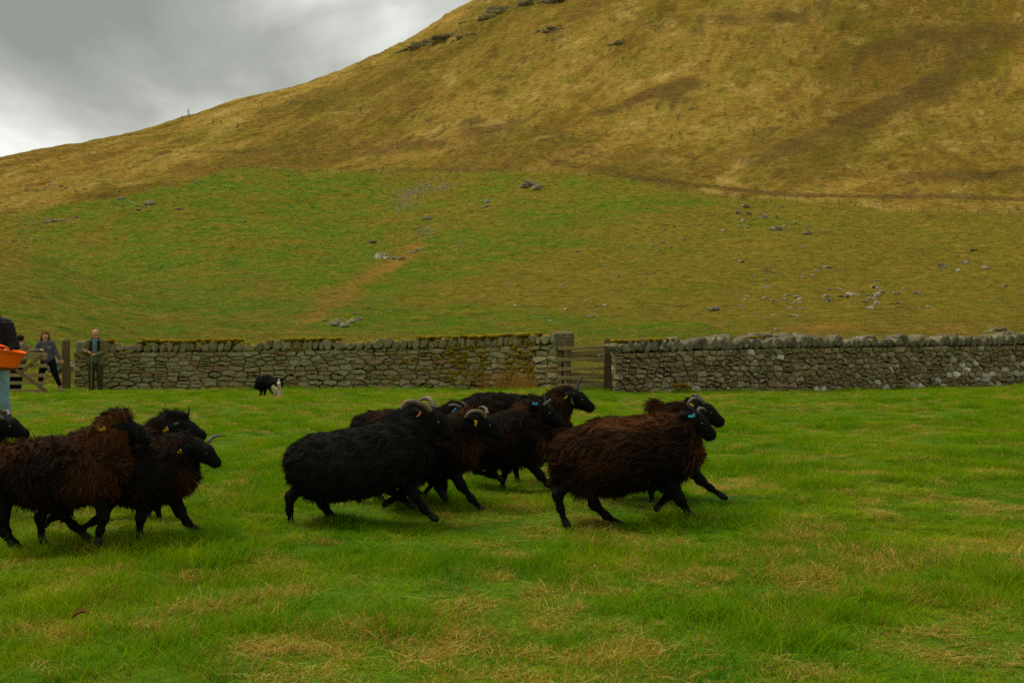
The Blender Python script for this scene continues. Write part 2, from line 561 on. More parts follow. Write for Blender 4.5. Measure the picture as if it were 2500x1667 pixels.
def hill_z(u, Y):
    """terrain height of the hill at bearing u = x / Y and distance Y"""
    p = u * F + CX
    vc = (HY - pchip(SKX, SKY_, p)) / F
    yc = pchip(YCX, YC_, p)
    t = np.clip((Y - Y0H) / (yc - Y0H), 0, 1.6)
    v = vc * pchip(TT, WW, t)
    v = v + .050 * np.exp(-((Y - 112) / 24.0) ** 2) * sstep(420, -60, p)
    v = v + .010 * np.exp(-((Y - 85) / 18.0) ** 2) * sstep(330, 0, p)
    z = v * Y
    x = u * Y
    am = sstep(36, 120, Y)
    z = z + am * ((fbm(x * .03, Y * .03, 21, 4) - .5) * 4.5 + (fbm(x * .13, Y * .10, 31, 3) - .5) * 1.2)
    z = z + sstep(36, 60, Y) * (fbm(x * .5, Y * .4, 41, 3) - .5) * .35
    # rough crags high on the spur
    cr = np.exp(-(((p - 1120) / 190) ** 2)) * sstep(.75, .9, t) * sstep(1.05, .98, t)
    z = z + cr * (fbm(x * .12, Y * .12, 51, 4) - .5) * 6
    return z - .25 + .25 * sstep(36, 50, Y)


us = np.concatenate([np.linspace(-1.5, -.56, 40, endpoint=False), np.linspace(-.56, .56, 620, endpoint=False), np.linspace(.56, 1.4, 40)])
ts = np.concatenate([np.linspace(0, 1, 420) ** 1.75, np.linspace(1, 1.6, 40)[1:]])
U, T = np.meshgrid(us, ts)
P_ = U * F + CX
YCm = pchip(YCX, YC_, P_)
YH = Y0H + T * (YCm - Y0H)
ZH = hill_z(U, YH)
XH = U * YH
PY = HY - (ZH - CH) / YH * F        # photograph row of each terrain vertex, for laying out the land cover


def poly_y(pts, x):
    a = np.array(pts, float)
    return np.interp(x, a[:, 0], a[:, 1])


# boundary between rough brown hill and green pasture
BND = [(-600, 640), (0, 525), (150, 500), (300, 482), (450, 448), (560, 415), (640, 412), (760, 420), (900, 424), (1010, 419), (1250, 418), (1400, 428), (1550, 442), (1650, 465), (1800, 484), (1950, 494), (2080, 502), (2140, 515), (2500, 526), (3200, 540)]
bl = poly_y(BND, P_)
pasture = sstep(-26, 22, PY - bl)
nz1 = fbm(XH * .035, YH * .035, 61, 4)
nz2 = fbm(XH * .09 + YH * .05, YH * .06, 71, 4)


def blob(cx, cy, rx, ry, ang=0, pw=1.0):
    a = math.radians(ang)
    dx = P_ - cx; dy = PY - cy
    e = ((dx * math.cos(a) + dy * math.sin(a)) / rx) ** 2 + ((-dx * math.sin(a) + dy * math.cos(a)) / ry) ** 2
    return np.exp(-e ** pw)


green = .50 + .0 * nz1
green = green + .55 * np.exp(-((P_ - 500) / 480) ** 2) * 1.0
green += .42 * blob(640, 470, 300, 60, 0) + .30 * blob(900, 640, 230, 150, -15) + .5 * blob(1420, 520, 230, 42, -14) + .4 * blob(1270, 610, 200, 50, -8)
green += .42 * blob(180, 690, 230, 70, 15) + .25 * blob(480, 600, 300, 130) + .35 * blob(1250, 780, 420, 45) + .45 * blob(1300, 815, 600, 22) + .4 * blob(1640, 720, 160, 22, -10) + .35 * blob(1840, 550, 110, 40)
green += .45 * blob(700, 800, 300, 30) + .3 * blob(1740, 815, 90, 16) + .35 * blob(2200, 815, 110, 14)
green -= .62 * sstep(1350, 2300, P_) + .45 * blob(60, 630, 130, 60) + .35 * blob(430, 560, 170, 35) + .35 * blob(250, 600, 160, 40) + .5 * blob(650, 700, 60, 45) + .45 * blob(285, 655, 70, 22)
green -= .35 * blob(1000, 545, 160, 60) + .25 * blob(1450, 660, 260, 90) + .3 * blob(1150, 690, 200, 80) + .35 * blob(1000, 440, 220, 28) + .3 * blob(60, 560, 160, 50)
green -= .75 * blob(840, 710, 125, 34, -33, 1.4) + .6 * blob(960, 630, 75, 26, -30) + .6 * blob(740, 790, 90, 26, -25)
rust = .75 * blob(980, 640, 70, 15, -25) + .6 * blob(860, 700, 120, 28, -33) + .75 * blob(1010, 600, 45, 12, -15) + .85 * blob(2000, 800, 150, 20) + .7 * blob(2320, 805, 80, 22)
rust += .8 * blob(585, 432, 22, 8) + .6 * blob(630, 625, 18, 6) + .7 * blob(1760, 795, 25, 12) + .55 * blob(740, 790, 90, 22, -25) + .4 * blob(300, 580, 40, 8) + .5 * blob(150, 492, 90, 12, -8) + .5 * blob(940, 540, 60, 10)
heath = .62 * blob(1170, 325, 85, 30, -10) + .55 * blob(960, 360, 160, 22, -5) + .6 * blob(1470, 275, 50, 9, -12) + .8 * blob(1560, 240, 90, 13, -22) + .75 * blob(1660, 215, 70, 22, -20) + .65 * blob(2050, 300, 190, 18, -25) + .6 * blob(2200, 250, 200, 22, -33)
heath += .5 * blob(2350, 430, 300, 28) + .55 * blob(2300, 230, 90, 60, -30) + .6 * blob(1850, 40, 210, 28, -3) + .65 * blob(2420, 90, 170, 40) + .4 * blob(2150, 130, 120, 30, -20) + .5 * blob(1420, 405, 160, 9, 8) + .45 * blob(1100, 415, 260, 8) + .5 * blob(450, 372, 260, 6) + .35 * blob(1900, 370, 160, 30, -10)
ditch = [(1500, 428), (1690, 450), (1800, 463), (1920, 475), (2100, 480), (2300, 480), (2500, 487), (3000, 490)]
heath *= 1.45
heath += 1.7 * np.exp(-((PY - poly_y(ditch, P_)) / 5.0) ** 2) * sstep(1480, 1560, P_)
heath += 1.4 * np.exp(-((PY - poly_y([(2380, 432), (2500, 412), (2700, 395)], P_)) / 4.5) ** 2) * sstep(2360, 2420, P_)
nz3 = fbm(XH * .11 + YH * .06, YH * .09, 75, 4)
heath = heath * (.15 + 1.5 * nz3) + .5 * (nz2 - .52) * (1 - pasture)
green = green * .86 + (nz3 - .5) * 1.5 + .10 * sstep(1500, 1100, P_)
alo = (XH * .44 + YH * .9); acr = (XH * .9 - YH * .44)
tone1 = fbm(acr * .040, alo * .010, 111, 4)
tone2 = fbm(acr * .22, alo * .055, 121, 4)
spk = fbm(acr * .75, alo * .28, 131, 4)
heath = heath * (.55 + .9 * spk) + (1 - pasture) * (.50 * sstep(.50, .80, tone2) * (.3 + sstep(.40, .55, nz1)) + .55 * sstep(.60, .72, spk) * (.25 + sstep(.42, .62, tone2)))
tone = np.clip(.5 + (tone1 - .5) * 1.3 + (tone2 - .5) * .9 + (spk - .5) * .8, 0, 1)
moss = .95 * sstep(.54, .42, tone1) + .5 * sstep(.52, .66, tone2) + .05 + .45 * sstep(.45, .62, nz1) + .7 * blob(1480, 60, 230, 50, -20) + .6 * blob(700, 330, 420, 40, -15) + .6 * blob(1250, 220, 300, 40, -15) + .7 * blob(1800, 330, 300, 40, -8) + .6 * sstep(40, 5, np.abs(PY - bl)) - .7 * blob(1150, 270, 300, 45, -18) - .5 * blob(2000, 400, 260, 45)
idx = np.arange(U.size).reshape(U.shape)
hq = np.stack([idx[:-1, :-1], idx[:-1, 1:], idx[1:, 1:], idx[1:, :-1]], -1).reshape(-1, 4)
hill = mesh_obj('hill', np.stack([XH, YH, ZH], -1).reshape(-1, 3), hq, M_HILL, smooth=True,
                attrs={'green': np.clip(green * .95, 0, .80).ravel(), 'rust': np.clip(rust, 0, 1).ravel(), 'heath': np.clip(heath, 0, 1).ravel(), 'moss': np.clip(moss, 0, 1).ravel(), 'pasture': pasture.ravel(), 'tone': tone.ravel()})
tag(hill, 'steep hillside, green pasture below and dry brown grass above', None, kind='structure')


def on_hill(qx, qy):
    """first point of the hill surface behind photograph pixel (qx, qy)"""
    u = (qx - CX) / F
    yy = np.linspace(37, 600, 2600)
    z = hill_z(np.full_like(yy, u), yy)
    v = (z - CH) / yy
    tgt = (HY - qy) / F
    k = np.argmax(v >= tgt)
    if v[k] < tgt:
        return None
    return np.array([u * yy[k], yy[k], z[k]])


# ------------------------------------------------------------------ rocks on the hill
def rock_mesh(seed, flat=.6, n=10, m=6):
    r = np.random.default_rng(seed)
    v = []; f = []
    ph = r.uniform(0, 6, 6)
    v.append((0, 0, flat))
    for i in range(1, m):
        a = math.pi * i / m
        for k in range(n):
            t = 2 * math.pi * (k + .3 * r.uniform(-1, 1)) / n
            rr = 1 + .22 * math.sin(2 * t + ph[0]) + .16 * math.sin(3 * t + ph[1] + a) + r.uniform(-.16, .16)
            v.append((math.sin(a) * math.cos(t) * rr, math.sin(a) * math.sin(t) * rr, math.cos(a) * flat * (1 + r.uniform(-.2, .2))))
    v.append((0, 0, -flat))
    for k in range(n):
        f.append((0, 1 + k, 1 + (k + 1) % n))
        f.append((len(v) - 1, 1 + (m - 2) * n + (k + 1) % n, 1 + (m - 2) * n + k))
    for i in range(m - 2):
        for k in range(n):
            f.append((1 + i * n + k, 1 + (i + 1) * n + k, 1 + (i + 1) * n + (k + 1) % n, 1 + i * n + (k + 1) % n))
    return np.array(v), f


ROCKS = []
for i in range(8):
    v, f = rock_mesh(100 + i, .5 + .05 * (i % 4), 8, 5)
    me = bpy.data.meshes.new('rock')
    me.from_pydata([tuple(p) for p in v], [], f)
    me.materials.append(M_ROCK)
    ROCKS.append(me)
# (x, y, size in photo px) of stones that show on the slope
STN = []
for cx_, cy_, n_, sx_, sy_, s_ in [(1900, 670, 16, 130, 45, 12), (2000, 730, 22, 160, 40, 13), (2150, 720, 16, 60, 22, 15), (1890, 745, 14, 90, 28, 11), (1700, 545, 14, 130, 30, 9), (1830, 515, 14, 60, 25, 11), (1960, 580, 10, 90, 40, 10),
                                   (2350, 650, 9, 60, 40, 13), (2440, 720, 7, 50, 60, 12), (1500, 640, 10, 160, 60, 8), (1590, 590, 10, 90, 25, 8), (1440, 770, 9, 90, 30, 10), (1270, 720, 8, 120, 60, 10), (1030, 565, 9, 40, 12, 9),
                                   (120, 540, 10, 90, 20, 10), (360, 500, 8, 90, 20, 10), (60, 580, 14, 60, 40, 8), (520, 450, 9, 120, 30, 7), (700, 560, 8, 200, 90, 7), (850, 760, 8, 140, 30, 9), (190, 470, 10, 90, 14, 8), (1200, 500, 7, 60, 25, 9)]:
    for _ in range(n_):
        STN.append((random.gauss(cx_, sx_ * .6), random.gauss(cy_, sy_ * .6), s_ * random.uniform(.55, 1.35)))
STN += [(820, 793, 34), (838, 797, 26), (855, 787, 22), (866, 783, 18), (880, 781, 15), (930, 628, 26), (945, 632, 18), (966, 633, 18), (978, 634, 18), (1008, 618, 16), (1022, 612, 18), (1042, 536, 20), (1290, 452, 30), (1300, 450, 24), (1280, 457, 24),
        (1310, 462, 22), (1316, 455, 18), (1190, 494, 18), (910, 592, 18), (2300, 650, 22), (1895, 562, 22), (1970, 572, 22), (1820, 505, 22), (1745, 757, 24), (1735, 758, 16), (365, 497, 24), (135, 541, 22), (2438, 808, 36), (2420, 810, 24), (1895, 805, 10), (2060, 725, 18), (1870, 703, 18), (2130, 732, 20), (2140, 722, 20)]
k_ = 0
STONEP = []
for i, (a, b_, s_) in enumerate(STN):
    p = on_hill(a, b_)
    if p is None or b_ > 828:
        continue
    r = s_ / F * p[1] * .62
    if len(STONEP) >= 285:
        break
    o = bpy.data.objects.new('hillside_stone', ROCKS[i % 8])
    COL.objects.link(o)
    o.location = (p[0], p[1], p[2] + r * .15)
    o.scale = (r, r * random.uniform(.7, 1.1), r * random.uniform(.6, 1.0))
    o.rotation_euler = (random.uniform(-.3, .3), random.uniform(-.3, .3), random.uniform(0, 6.28))
    zx = 'left' if a < 700 else ('middle' if a < 1500 else 'right')
    zy = 'low, just above the wall' if b_ > 740 else ('halfway up the green pasture' if b_ > 560 else 'high, just below the hill fence')
    tag(o, '%s grey stone on the %s of the hillside, %s' % ('large' if s_ > 15 else 'small', zx, zy), 'stone', 'grey stones lying on the hillside')
    STONEP.append(p)
# scree patch: too many pebbles to count
vv = []; ff = []; nvx = 0
rv, rf = rock_mesh(77, .5, 5, 3)
for cx_, cy_, n_, L_, W_, an in [(1015, 470, 260, 48, 13, -27), (1085, 457, 60, 26, 6, -18), (970, 478, 40, 22, 12, 0), (990, 505, 50, 40, 8, -15), (1045, 565, 50, 24, 8, -8), (1130, 590, 26, 24, 14, -30), (1670, 225, 1, 2, 2, 0)]:
    a = math.radians(an)
    for _ in range(n_):
        q, r_ = random.gauss(0, L_ * .55), random.gauss(0, W_ * .6)
        p = on_hill(cx_ + q * math.cos(a) - r_ * math.sin(a), cy_ + q * math.sin(a) + r_ * math.cos(a))
        if p is None: continue
        s_ = random.uniform(3.0, 7.5) / F * p[1] * .6
        th = random.uniform(0, 6.28); R = np.array([[math.cos(th), -math.sin(th), 0], [math.sin(th), math.cos(th), 0], [0, 0, 1]])
        vv.append((rv * s_ * np.array([1, .8, .8])) @ R.T + p)
        ff += [tuple(j + nvx for j in q_) for q_ in rf]; nvx += len(rv)
o = mesh_obj('scree', np.concatenate(vv), ff, M_ROCK)
tag(o, 'scree of small grey stones spilled on the hillside pasture', 'scree', kind='stuff')
# crags
for i, (a, b_, s_, st, lab) in enumerate([(1010, 118, 40, .4, 'low dark rock outcrop nearest the skyline'), (1040, 108, 46, .45, 'long dark rock outcrop below the skyline notch'), (1100, 88, 50, .4, 'dark heathery crag below the steep upper skyline'), (1130, 92, 30, .5, 'small dark crag right of the heathery crag'),
                                       (1255, 18, 80, .45, 'large grey crag at the top edge of the picture'), (1330, 8, 50, .4, 'grey crag at the top edge, right of the large one'), (1190, 45, 60, .45, 'broken grey crag between the heathery and the large crag'), (1330, 75, 44, .3, 'grey bare rock slab in the green flush'), (845, 152, 44, .35, 'rock step on the skyline itself'), (1500, 108, 26, .4, 'lone small crag on the upper brown slope')]):
    p = on_hill(a, b_)
    if p is None: continue
    r = s_ / F * p[1] * .95
    cl = []
    rr_ = random.Random(900 + i)
    for k in range(22):
        t_ = rr_.uniform(-1, 1)
        v3, f3 = rock_mesh(3000 + i * 40 + k, rr_.uniform(.45, .9), 7, 5)
        s3 = r * rr_.uniform(.12, .34) * (1.15 - abs(t_) * .6)
        cl.append((v3 * s3 * np.array([1.25, 1, 1]) + np.array([t_ * r, rr_.uniform(-.2, .4) * r, t_ * r * .32 + rr_.uniform(-.10, .22) * r]), f3))
    v3, f3 = merge(cl)
    o = mesh_obj('rock_crag', v3, f3, M_CRAG)
    o.location = p - np.array([0, 0, r * .12])
    tag(o, lab, 'crag', 'rock crags on the upper hill')


# ------------------------------------------------------------------ fence along the hill
def fence(name, pts, step, label):
    root = empty(name, tuple(on_hill(*pts[len(pts) // 2])))
    base = np.array(root.location)
    xs = np.arange(pts[0][0], pts[-1][0], step)
    tops = []
    pm = None
    for x in xs:
        p = on_hill(x + random.uniform(-4, 4), poly_y(pts, x))
        if p is None: continue
        hgt = random.uniform(.95, 1.2)
        if pm is None:
            v, f = tube([(0, 0, -.3), (0, 0, .6), (0, 0, 1.25)], [.05, .047, .043], 6)
            o = mesh_obj('fence_post', v, f, M_POST, root); pm = o.data
        else:
            o = bpy.data.objects.new('fence_post', pm); COL.objects.link(o); o.parent = root
        o.location = p - base; o.rotation_euler = (random.uniform(-.08, .08), random.uniform(-.1, .1), 0); o.scale = (1, 1, hgt / 1.25)
        tops.append(p - base)
    for hh in (.35, .7, 1.05):
        v, f = tube([t + np.array([0, 0, hh]) for t in tops], [.006] * len(tops), 3, False)
        mesh_obj('fence_wire', v, f, M_HORN_GREY, root)
    tag(root, label, 'fence')


fence('hill_fence', [(560, 405), (680, 420), (898, 425), (1010, 420), (1127, 423), (1250, 418)], 34, 'thin post and wire fence along the top of the green pasture')
fence('hill_fence', [(1270, 419), (1400, 430), (1550, 443), (1640, 465), (1760, 484), (1930, 494), (2080, 503), (2140, 516), (2300, 521), (2500, 527), (2700, 530)], 34, 'post and wire fence crossing the slope at the right')

# ------------------------------------------------------------------ young trees dotted on the hill
SAP = [(345, 305), (430, 285), (460, 282), (185, 337), (445, 292), (255, 330), (520, 303), (540, 302), (640, 262), (920, 112), (905, 170), (980, 205), (1100, 130), (1160, 265), (1450, 125), (1560, 130), (1520, 150), (1600, 75), (2055, 75), (2000, 160), (1990, 125), (1700, 265), (1770, 285), (1910, 240), (2040, 145), (2140, 210), (1780, 320), (1840, 325), (1660, 335), (1350, 345), (1310, 320), (2180, 335), (2430, 345), (2495, 340), (1150, 310), (1085, 310), (880, 275), (700, 330), (580, 315), (1480, 330), (1400, 338), (1260, 250), (1640, 340), (2100, 210), (2240, 180), (1930, 150)]
sap_me = []
for k in range(4):
    parts = [tube([(0, 0, -.2), (.05, 0, .9), (0, .03, 1.8)], [.05, .035, .01], 5)]
    rr = np.random.default_rng(k)
    for j in range(46):
        hgt = rr.uniform(.3, 2.0); a = rr.uniform(0, 6.28); r = rr.uniform(.05, .62) * (1.15 - hgt / 2.1)
        c = np.array([r * math.cos(a), r * math.sin(a), hgt]); s_ = rr.uniform(.09, .18)
        e1 = rr.normal(size=3); e1 /= np.linalg.norm(e1); e2 = np.cross(e1, rr.normal(size=3)); e2 /= np.linalg.norm(e2)
        parts.append(([c + e1 * s_, c + e2 * s_ * .6, c - e1 * s_, c - e2 * s_ * .6], [(0, 1, 2, 3)]))
    v, f = merge(parts)
    me = bpy.data.meshes.new('sapling'); me.from_pydata([tuple(map(float, q)) for q in v], [], f); me.materials.append(M_SAPLING)
    sap_me.append(me)
for i, (a, b_) in enumerate(SAP):
    p = on_hill(a, b_ + 4)
    if p is None: continue
    o = bpy.data.objects.new('sapling', sap_me[i % 4]); COL.objects.link(o)
    o.location = p; s_ = random.uniform(.7, 1.25); o.scale = (s_ * 1.1, s_, s_); o.rotation_euler = (0, 0, random.uniform(0, 6))
    tag(o, 'tiny pale green sapling growing on the brown upper hill', 'sapling', 'saplings dotted over the upper hill')


# ------------------------------------------------------------------ dry stone walls
def clip_cell(seed, others, bounds):
    poly = [np.array(b) for b in bounds]
    for q in others:
        mid = (seed + q) / 2; n = q - seed
        res = []
        for i in range(len(poly)):
            a, b = poly[i], poly[(i + 1) % len(poly)]
            da, db = np.dot(a - mid, n), np.dot(b - mid, n)
            if da <= 0: res.append(a)
            if da * db < 0: res.append(a + (b - a) * da / (da - db))
        poly = res
        if len(poly) < 3: return None
    return poly


def stone_wall(name, path, label, courses, stone_len, mats, seed, aniso, dome, cope_len, cope_h, cope_lean, moss=None, white=None, endcap=True):
    """path: (x, y, base z, top z) left to right along the face nearest the camera"""
    rg = np.random.default_rng(seed)
    root = empty(name, tuple(path[len(path) // 2][:2]) + (0,))
    off = np.array(root.location)
    P = np.array(path, float)
    seg = np.hypot(np.diff(P[:, 0]), np.diff(P[:, 1]))
    S = np.concatenate([[0], np.cumsum(seg)])
    L = S[-1]

    def at(s):
        x, y, b, t = (np.interp(s, S, P[:, k]) for k in range(4))
        k = min(max(np.searchsorted(S, s) - 1, 0), len(seg) - 1)
        d = (P[k + 1, :2] - P[k, :2]) / seg[k]
        return np.array([x, y]), d, np.array([-d[1], d[0]]), b, t   # normal points away from the camera

    TH = .34    # half of the wall's foot, batter narrows the top

    def face(s, z, out_):
        p, d, n, b, t = at(s)
        bat = .10 * (z - b) / 1.4
        q = p + n * (bat - out_)
        return np.array([q[0], q[1], z])

    # seeds in rough courses
    seeds = []
    hz = 1.0 / courses
    for c in range(courses):
        s = -rg.uniform(0, stone_len)
        while s < L + stone_len * .5:
            wd = stone_len * rg.uniform(.5, 1.6)
            seeds.append((s + wd / 2, (c + .5 + rg.uniform(-.30, .30)) * hz))
            if rg.random() < .18:
                seeds[-1] = (s + wd / 2, (c + .3) * hz); seeds.append((s + wd / 2 + rg.uniform(-.1, .1) * wd, (c + .75) * hz))
            s += wd
    seeds = np.array(seeds)
    SC_ = seeds * np.array([1, 1.1 * aniso])
    cells = []
    for i in range(len(seeds)):
        d = np.abs(SC_ - SC_[i])
        near = np.where((d[:, 0] < stone_len * 3) & (d[:, 1] < 3.2 * hz * 1.1 * aniso) & (np.arange(len(seeds)) != i))[0]
        bd = [(0, 0), (L, 0), (L, 1.1 * aniso), (0, 1.1 * aniso)]
        poly = clip_cell(SC_[i], SC_[near], bd)
        if poly is None: continue
        poly = np.array(poly)
        # drop tiny edges
        keep = [q for k, q in enumerate(poly) if np.linalg.norm(q - poly[k - 1]) > .012]
        if len(keep) < 3: continue
        poly = np.array(keep) / np.array([1, 1.1 * aniso])
        c = poly.mean(0)
        if c[0] < -.05 or c[0] > L + .05: continue
        area = .5 * abs(np.sum(poly[:, 0] * np.roll(poly[:, 1], -1) - np.roll(poly[:, 0], -1) * poly[:, 1]))
        cells.append((area, poly, c))
    cells.sort(key=lambda q: -q[0])
    rest = []
    for ci, (area, poly, c) in enumerate(cells):
        b, t = at(c[0])[3:5]
        bh = (t - cope_h) - b
        gap = rg.uniform(.003, .013) if rg.random() < .8 else rg.uniform(.012, .028)
        # subdivide edges and roughen
        pts = []
        for k in range(len(poly)):
            a, q = poly[k], poly[(k + 1) % len(poly)]
            pts.append(a)
            if abs(a[0] - q[0]) > .12 or abs(a[1] - q[1]) * bh > .12:
                pts.append((a + q) / 2 + rg.normal(size=2) * np.array([.012, .010]))
        pts = np.array(pts) * np.array([1, bh]); cc_ = c * np.array([1, bh])
        rel = pts - cc_
        rad = np.linalg.norm(rel, axis=1, keepdims=True)
        rel = rel * np.clip(1 - gap / np.maximum(rad, .03), .55, 1) * (1 + rg.normal(size=rad.shape) * .03)
        pr = rg.uniform(-.02, .045); tl = rg.normal(size=2) * .12
        size = math.sqrt(max(area * bh, .002))
        rings = [(1.0, -.16), (1.02, -.02), (.93, dome * size * .6), (.62, dome * size)]
        V = []; n = len(rel)
        for sc_, dep in rings:
            for q in rel:
                r = q * sc_
                V.append(face(c[0] * 1 + r[0], b + cc_[1] + r[1], pr + dep + float(r @ tl) * (1 if dep > -.1 else 0) + rg.uniform(-.008, .008)) - off)
        V.append(face(c[0], b + cc_[1], pr + dome * size * 1.08) - off)
        Fc = []
        for k in range(3):
            for j in range(n):
                Fc.append((k * n + j, k * n + (j + 1) % n, k * n + n + (j + 1) % n, k * n + n + j))
        for j in range(n):
            Fc.append((3 * n + j, 3 * n + (j + 1) % n, 4 * n))
        mt = mats[0]
        if white is not None and rg.random() < white(c[0] / L, c[1]):
            mt = M_WHITE_STONE
        if ci < 300:
            mesh_obj('stone', V, Fc, mt, root, smooth=False)
        else:
            rest.append((V, Fc))
    if rest:
        v, f = merge(rest)
        o = mesh_obj('small_stones', v, f, mats[0], root); o['kind'] = 'stuff'
    # hearting behind the face stones
    V = []; Fc = []
    ss = np.linspace(0.02, L - .02, 80)
    for s in ss:
        p, d, n, b, t = at(s)
        for (o_, z) in ((.045, b - .3), (.045 + .10, t - cope_h + .01), (2 * TH - .10, t - cope_h + .01), (2 * TH, b - .3)):
            q = p + n * o_
            V.append(np.array([q[0], q[1], z]) - off)
    for k in range(len(ss) - 1):
        for j in range(4):
            Fc.append((k * 4 + j, k * 4 + (j + 1) % 4, k * 4 + 4 + (j + 1) % 4, k * 4 + 4 + j))
    Fc += [(0, 1, 2, 3), tuple((len(ss) - 1) * 4 + j for j in (3, 2, 1, 0))]
    mesh_obj('hearting', V, Fc, M_CORE, root)
    # cope stones set on edge along the top
    s = .02
    while s < L:
        wd = min(cope_len * rg.uniform(.55, 1.5), .6)
        p, d, n, b, t = at(min(s + wd / 2, L))
        hh = cope_h * rg.uniform(.66, 1.25); dp = rg.uniform(.46, .58)
        lean = cope_lean * rg.uniform(.3, 1.3) * (1 if rg.random() < .8 else -1)
        prof = []
        m = 9
        for k in range(m):
            a_ = 2 * math.pi * k / m + .35
            ex = math.copysign(abs(math.cos(a_)) ** .85, math.cos(a_)); ez = math.copysign(abs(math.sin(a_)) ** .85, math.sin(a_))
            prof.append((ex * wd * .5 * (1 + rg.normal() * .15), ez * hh * .5 * (1 + rg.normal() * .15)))
        V = []
        for (o_, sc_) in ((-.03, .72), (.02, .97), (dp * .5, 1.03), (dp - .04, .95), (dp, .70)):
            sh = rg.normal(size=2) * .012
            for (a_, z_) in prof:
                x_ = a_ * sc_ + sh[0] + (z_ + hh * .5) * math.tan(lean); z2 = z_ * sc_ + sh[1]
                q = p + d * x_ + n * (.05 + o_)
                V.append(np.array([q[0], q[1], t - cope_h + hh * .48 + z2]) - off)
        Fc = []
        for k in range(4):
            for j in range(m):
                Fc.append((k * m + j, k * m + (j + 1) % m, k * m + m + (j + 1) % m, k * m + m + j))
        Fc.append(tuple(range(m - 1, -1, -1))); Fc.append(tuple(range(4 * m, 5 * m)))
        mesh_obj('cope_stone', V, Fc, mats[1], root)
        s += wd * .93
    # moss cushions over the cope
    if moss:
        V = []; Fc = []
        nv = 0
        for (s0, s1, dens, z0, z1, size) in moss:
            for _ in range(int(dens * (s1 - s0))):
                s = rg.uniform(s0, s1); p, d, n, b, t = at(s)
                if vnoise(np.array(s * 1.3), np.array(z0 * 3 + 5), seed) < .38: continue
                zf = rg.uniform(z0, z1)
                z = b + zf * (t - b)
                o_ = rg.uniform(.0, .5) if zf > .985 else rg.uniform(-.05, .04)
                if zf <= .985: o_ += .10 * (z - b) / 1.4 - .02
                q = p + n * (o_ + .02)
                r = size * rg.uniform(.5, 1.4)
                rv_, rf_ = rock_mesh(int(rg.integers(1e6)), .55, 7, 4)
                rv_ = rv_ * np.array([r * 1.3, r, r])
                V.append(rv_ + np.array([q[0], q[1], z]) - off)
                Fc += [tuple(j + nv for j in g) for g in rf_]; nv += len(rv_)
        o = mesh_obj('moss', np.concatenate(V), Fc, M_MOSS, root, smooth=True); o['kind'] = 'stuff'
    tag(root, label, 'wall')
    return root


def wp(qx, Y, ytop, zb=None):
    p = px(qx, ytop, Y)
    z0 = float(gz(p[0], Y)) if zb is None else zb
    return (p[0], Y, z0 - .05, p[2])


LW = [wp(178, 34.6, 834), wp(300, 34.6, 834), wp(700, 34.7, 829), wp(1000, 34.5, 825), wp(1160, 34.0, 822), wp(1300, 32.8, 815), wp(1362, 32.2, 812)]
stone_wall('stone_wall', LW, 'pale grey coursed dry stone wall with yellow moss along its top, left of the small gate', 8, .38, (M_STONE_L, M_COPE_L), 5, 2.7, .12, .28, .33, .20,
           moss=[(0.8, 14.9, 46, .985, 1.015, .085), (0.8, 14.9, 26, .80, .99, .055), (11.4, 14.4, 190, .15, .98, .065), (9.5, 12.5, 50, .1, .9, .05), (0.8, 11, 6, .05, .7, .05)])
RW = [wp(1503, 30.2, 832), wp(1700, 31.4, 826), wp(1900, 33.0, 822), wp(2200, 35.6, 820), wp(2500, 38.0, 819), wp(2900, 40.5, 818)]
stone_wall('stone_wall', RW, 'brown rubble dry stone wall of rounded stones with white lichen, right of the small gate', 8, .27, (M_STONE_R, M_COPE_R), 9, 1.6, .26, .24, .34, .35,
           moss=[(.1, 2.6, 26, .985, 1.01, .075), (.1, 2.5, 14, .02, .16, .08), (2.5, 18, 1.6, .0, .08, .06), (4, 5.5, 8, .98, 1.0, .08)],
           white=lambda s, z: (.05 + .55 * max(0, .6 - z) * 2 * (.15 + s)) * (1.3 if s > .25 else .5))
# dressed pier stones at the gate ends of the walls
for (qx, yt, Y, wd, hh, lab) in [(1378, 811, 32.0, .56, .50, 'big square grey cap stone at the gate end of the mossy wall'), (198, 833, 34.2, .34, .36, 'square stone on the wall end beside the tall gate post')]:
    p = px(qx, yt, Y)
    v, f = box((0, 0, -hh / 2), (wd, .62, hh), None, .03)
    o = mesh_obj('cap_stone', v, f, M_COPE_R)
    md = o.modifiers.new('b', 'BEVEL'); md.width = .05; md.segments = 2
    o.location = (p[0], Y + .3, p[2])
    tag(o, lab, 'stone')
# rubble of another wall far behind the gates
vv = []; ff = []; nvx = 0
for (x0, x1, y0, y1, n_) in [(1420, 1500, 868, 862, 40), (1820, 1960, 824, 818, 90), (2430, 2540, 822, 815, 50), (120, 180, 905, 884, 60)]:
    for _ in range(n_):
        Y = 46.0 if y0 < 840 else 42
        p = px(random.uniform(x0, x1), random.uniform(y1, y0), Y + random.uniform(-.3, .3))
        r = random.uniform(.10, .22)
        rv_, rf_ = rock_mesh(random.randrange(10 ** 6), .6, 6, 4)
        vv.append(rv_ * r + p); ff += [tuple(j + nvx for j in g) for g in rf_]; nvx += len(rv_)
o = mesh_obj('far_wall_rubble', np.concatenate(vv), ff, M_COPE_R)
tag(o, 'tumbled grey stones of a ruined wall behind the near walls', 'rubble', kind='stuff')


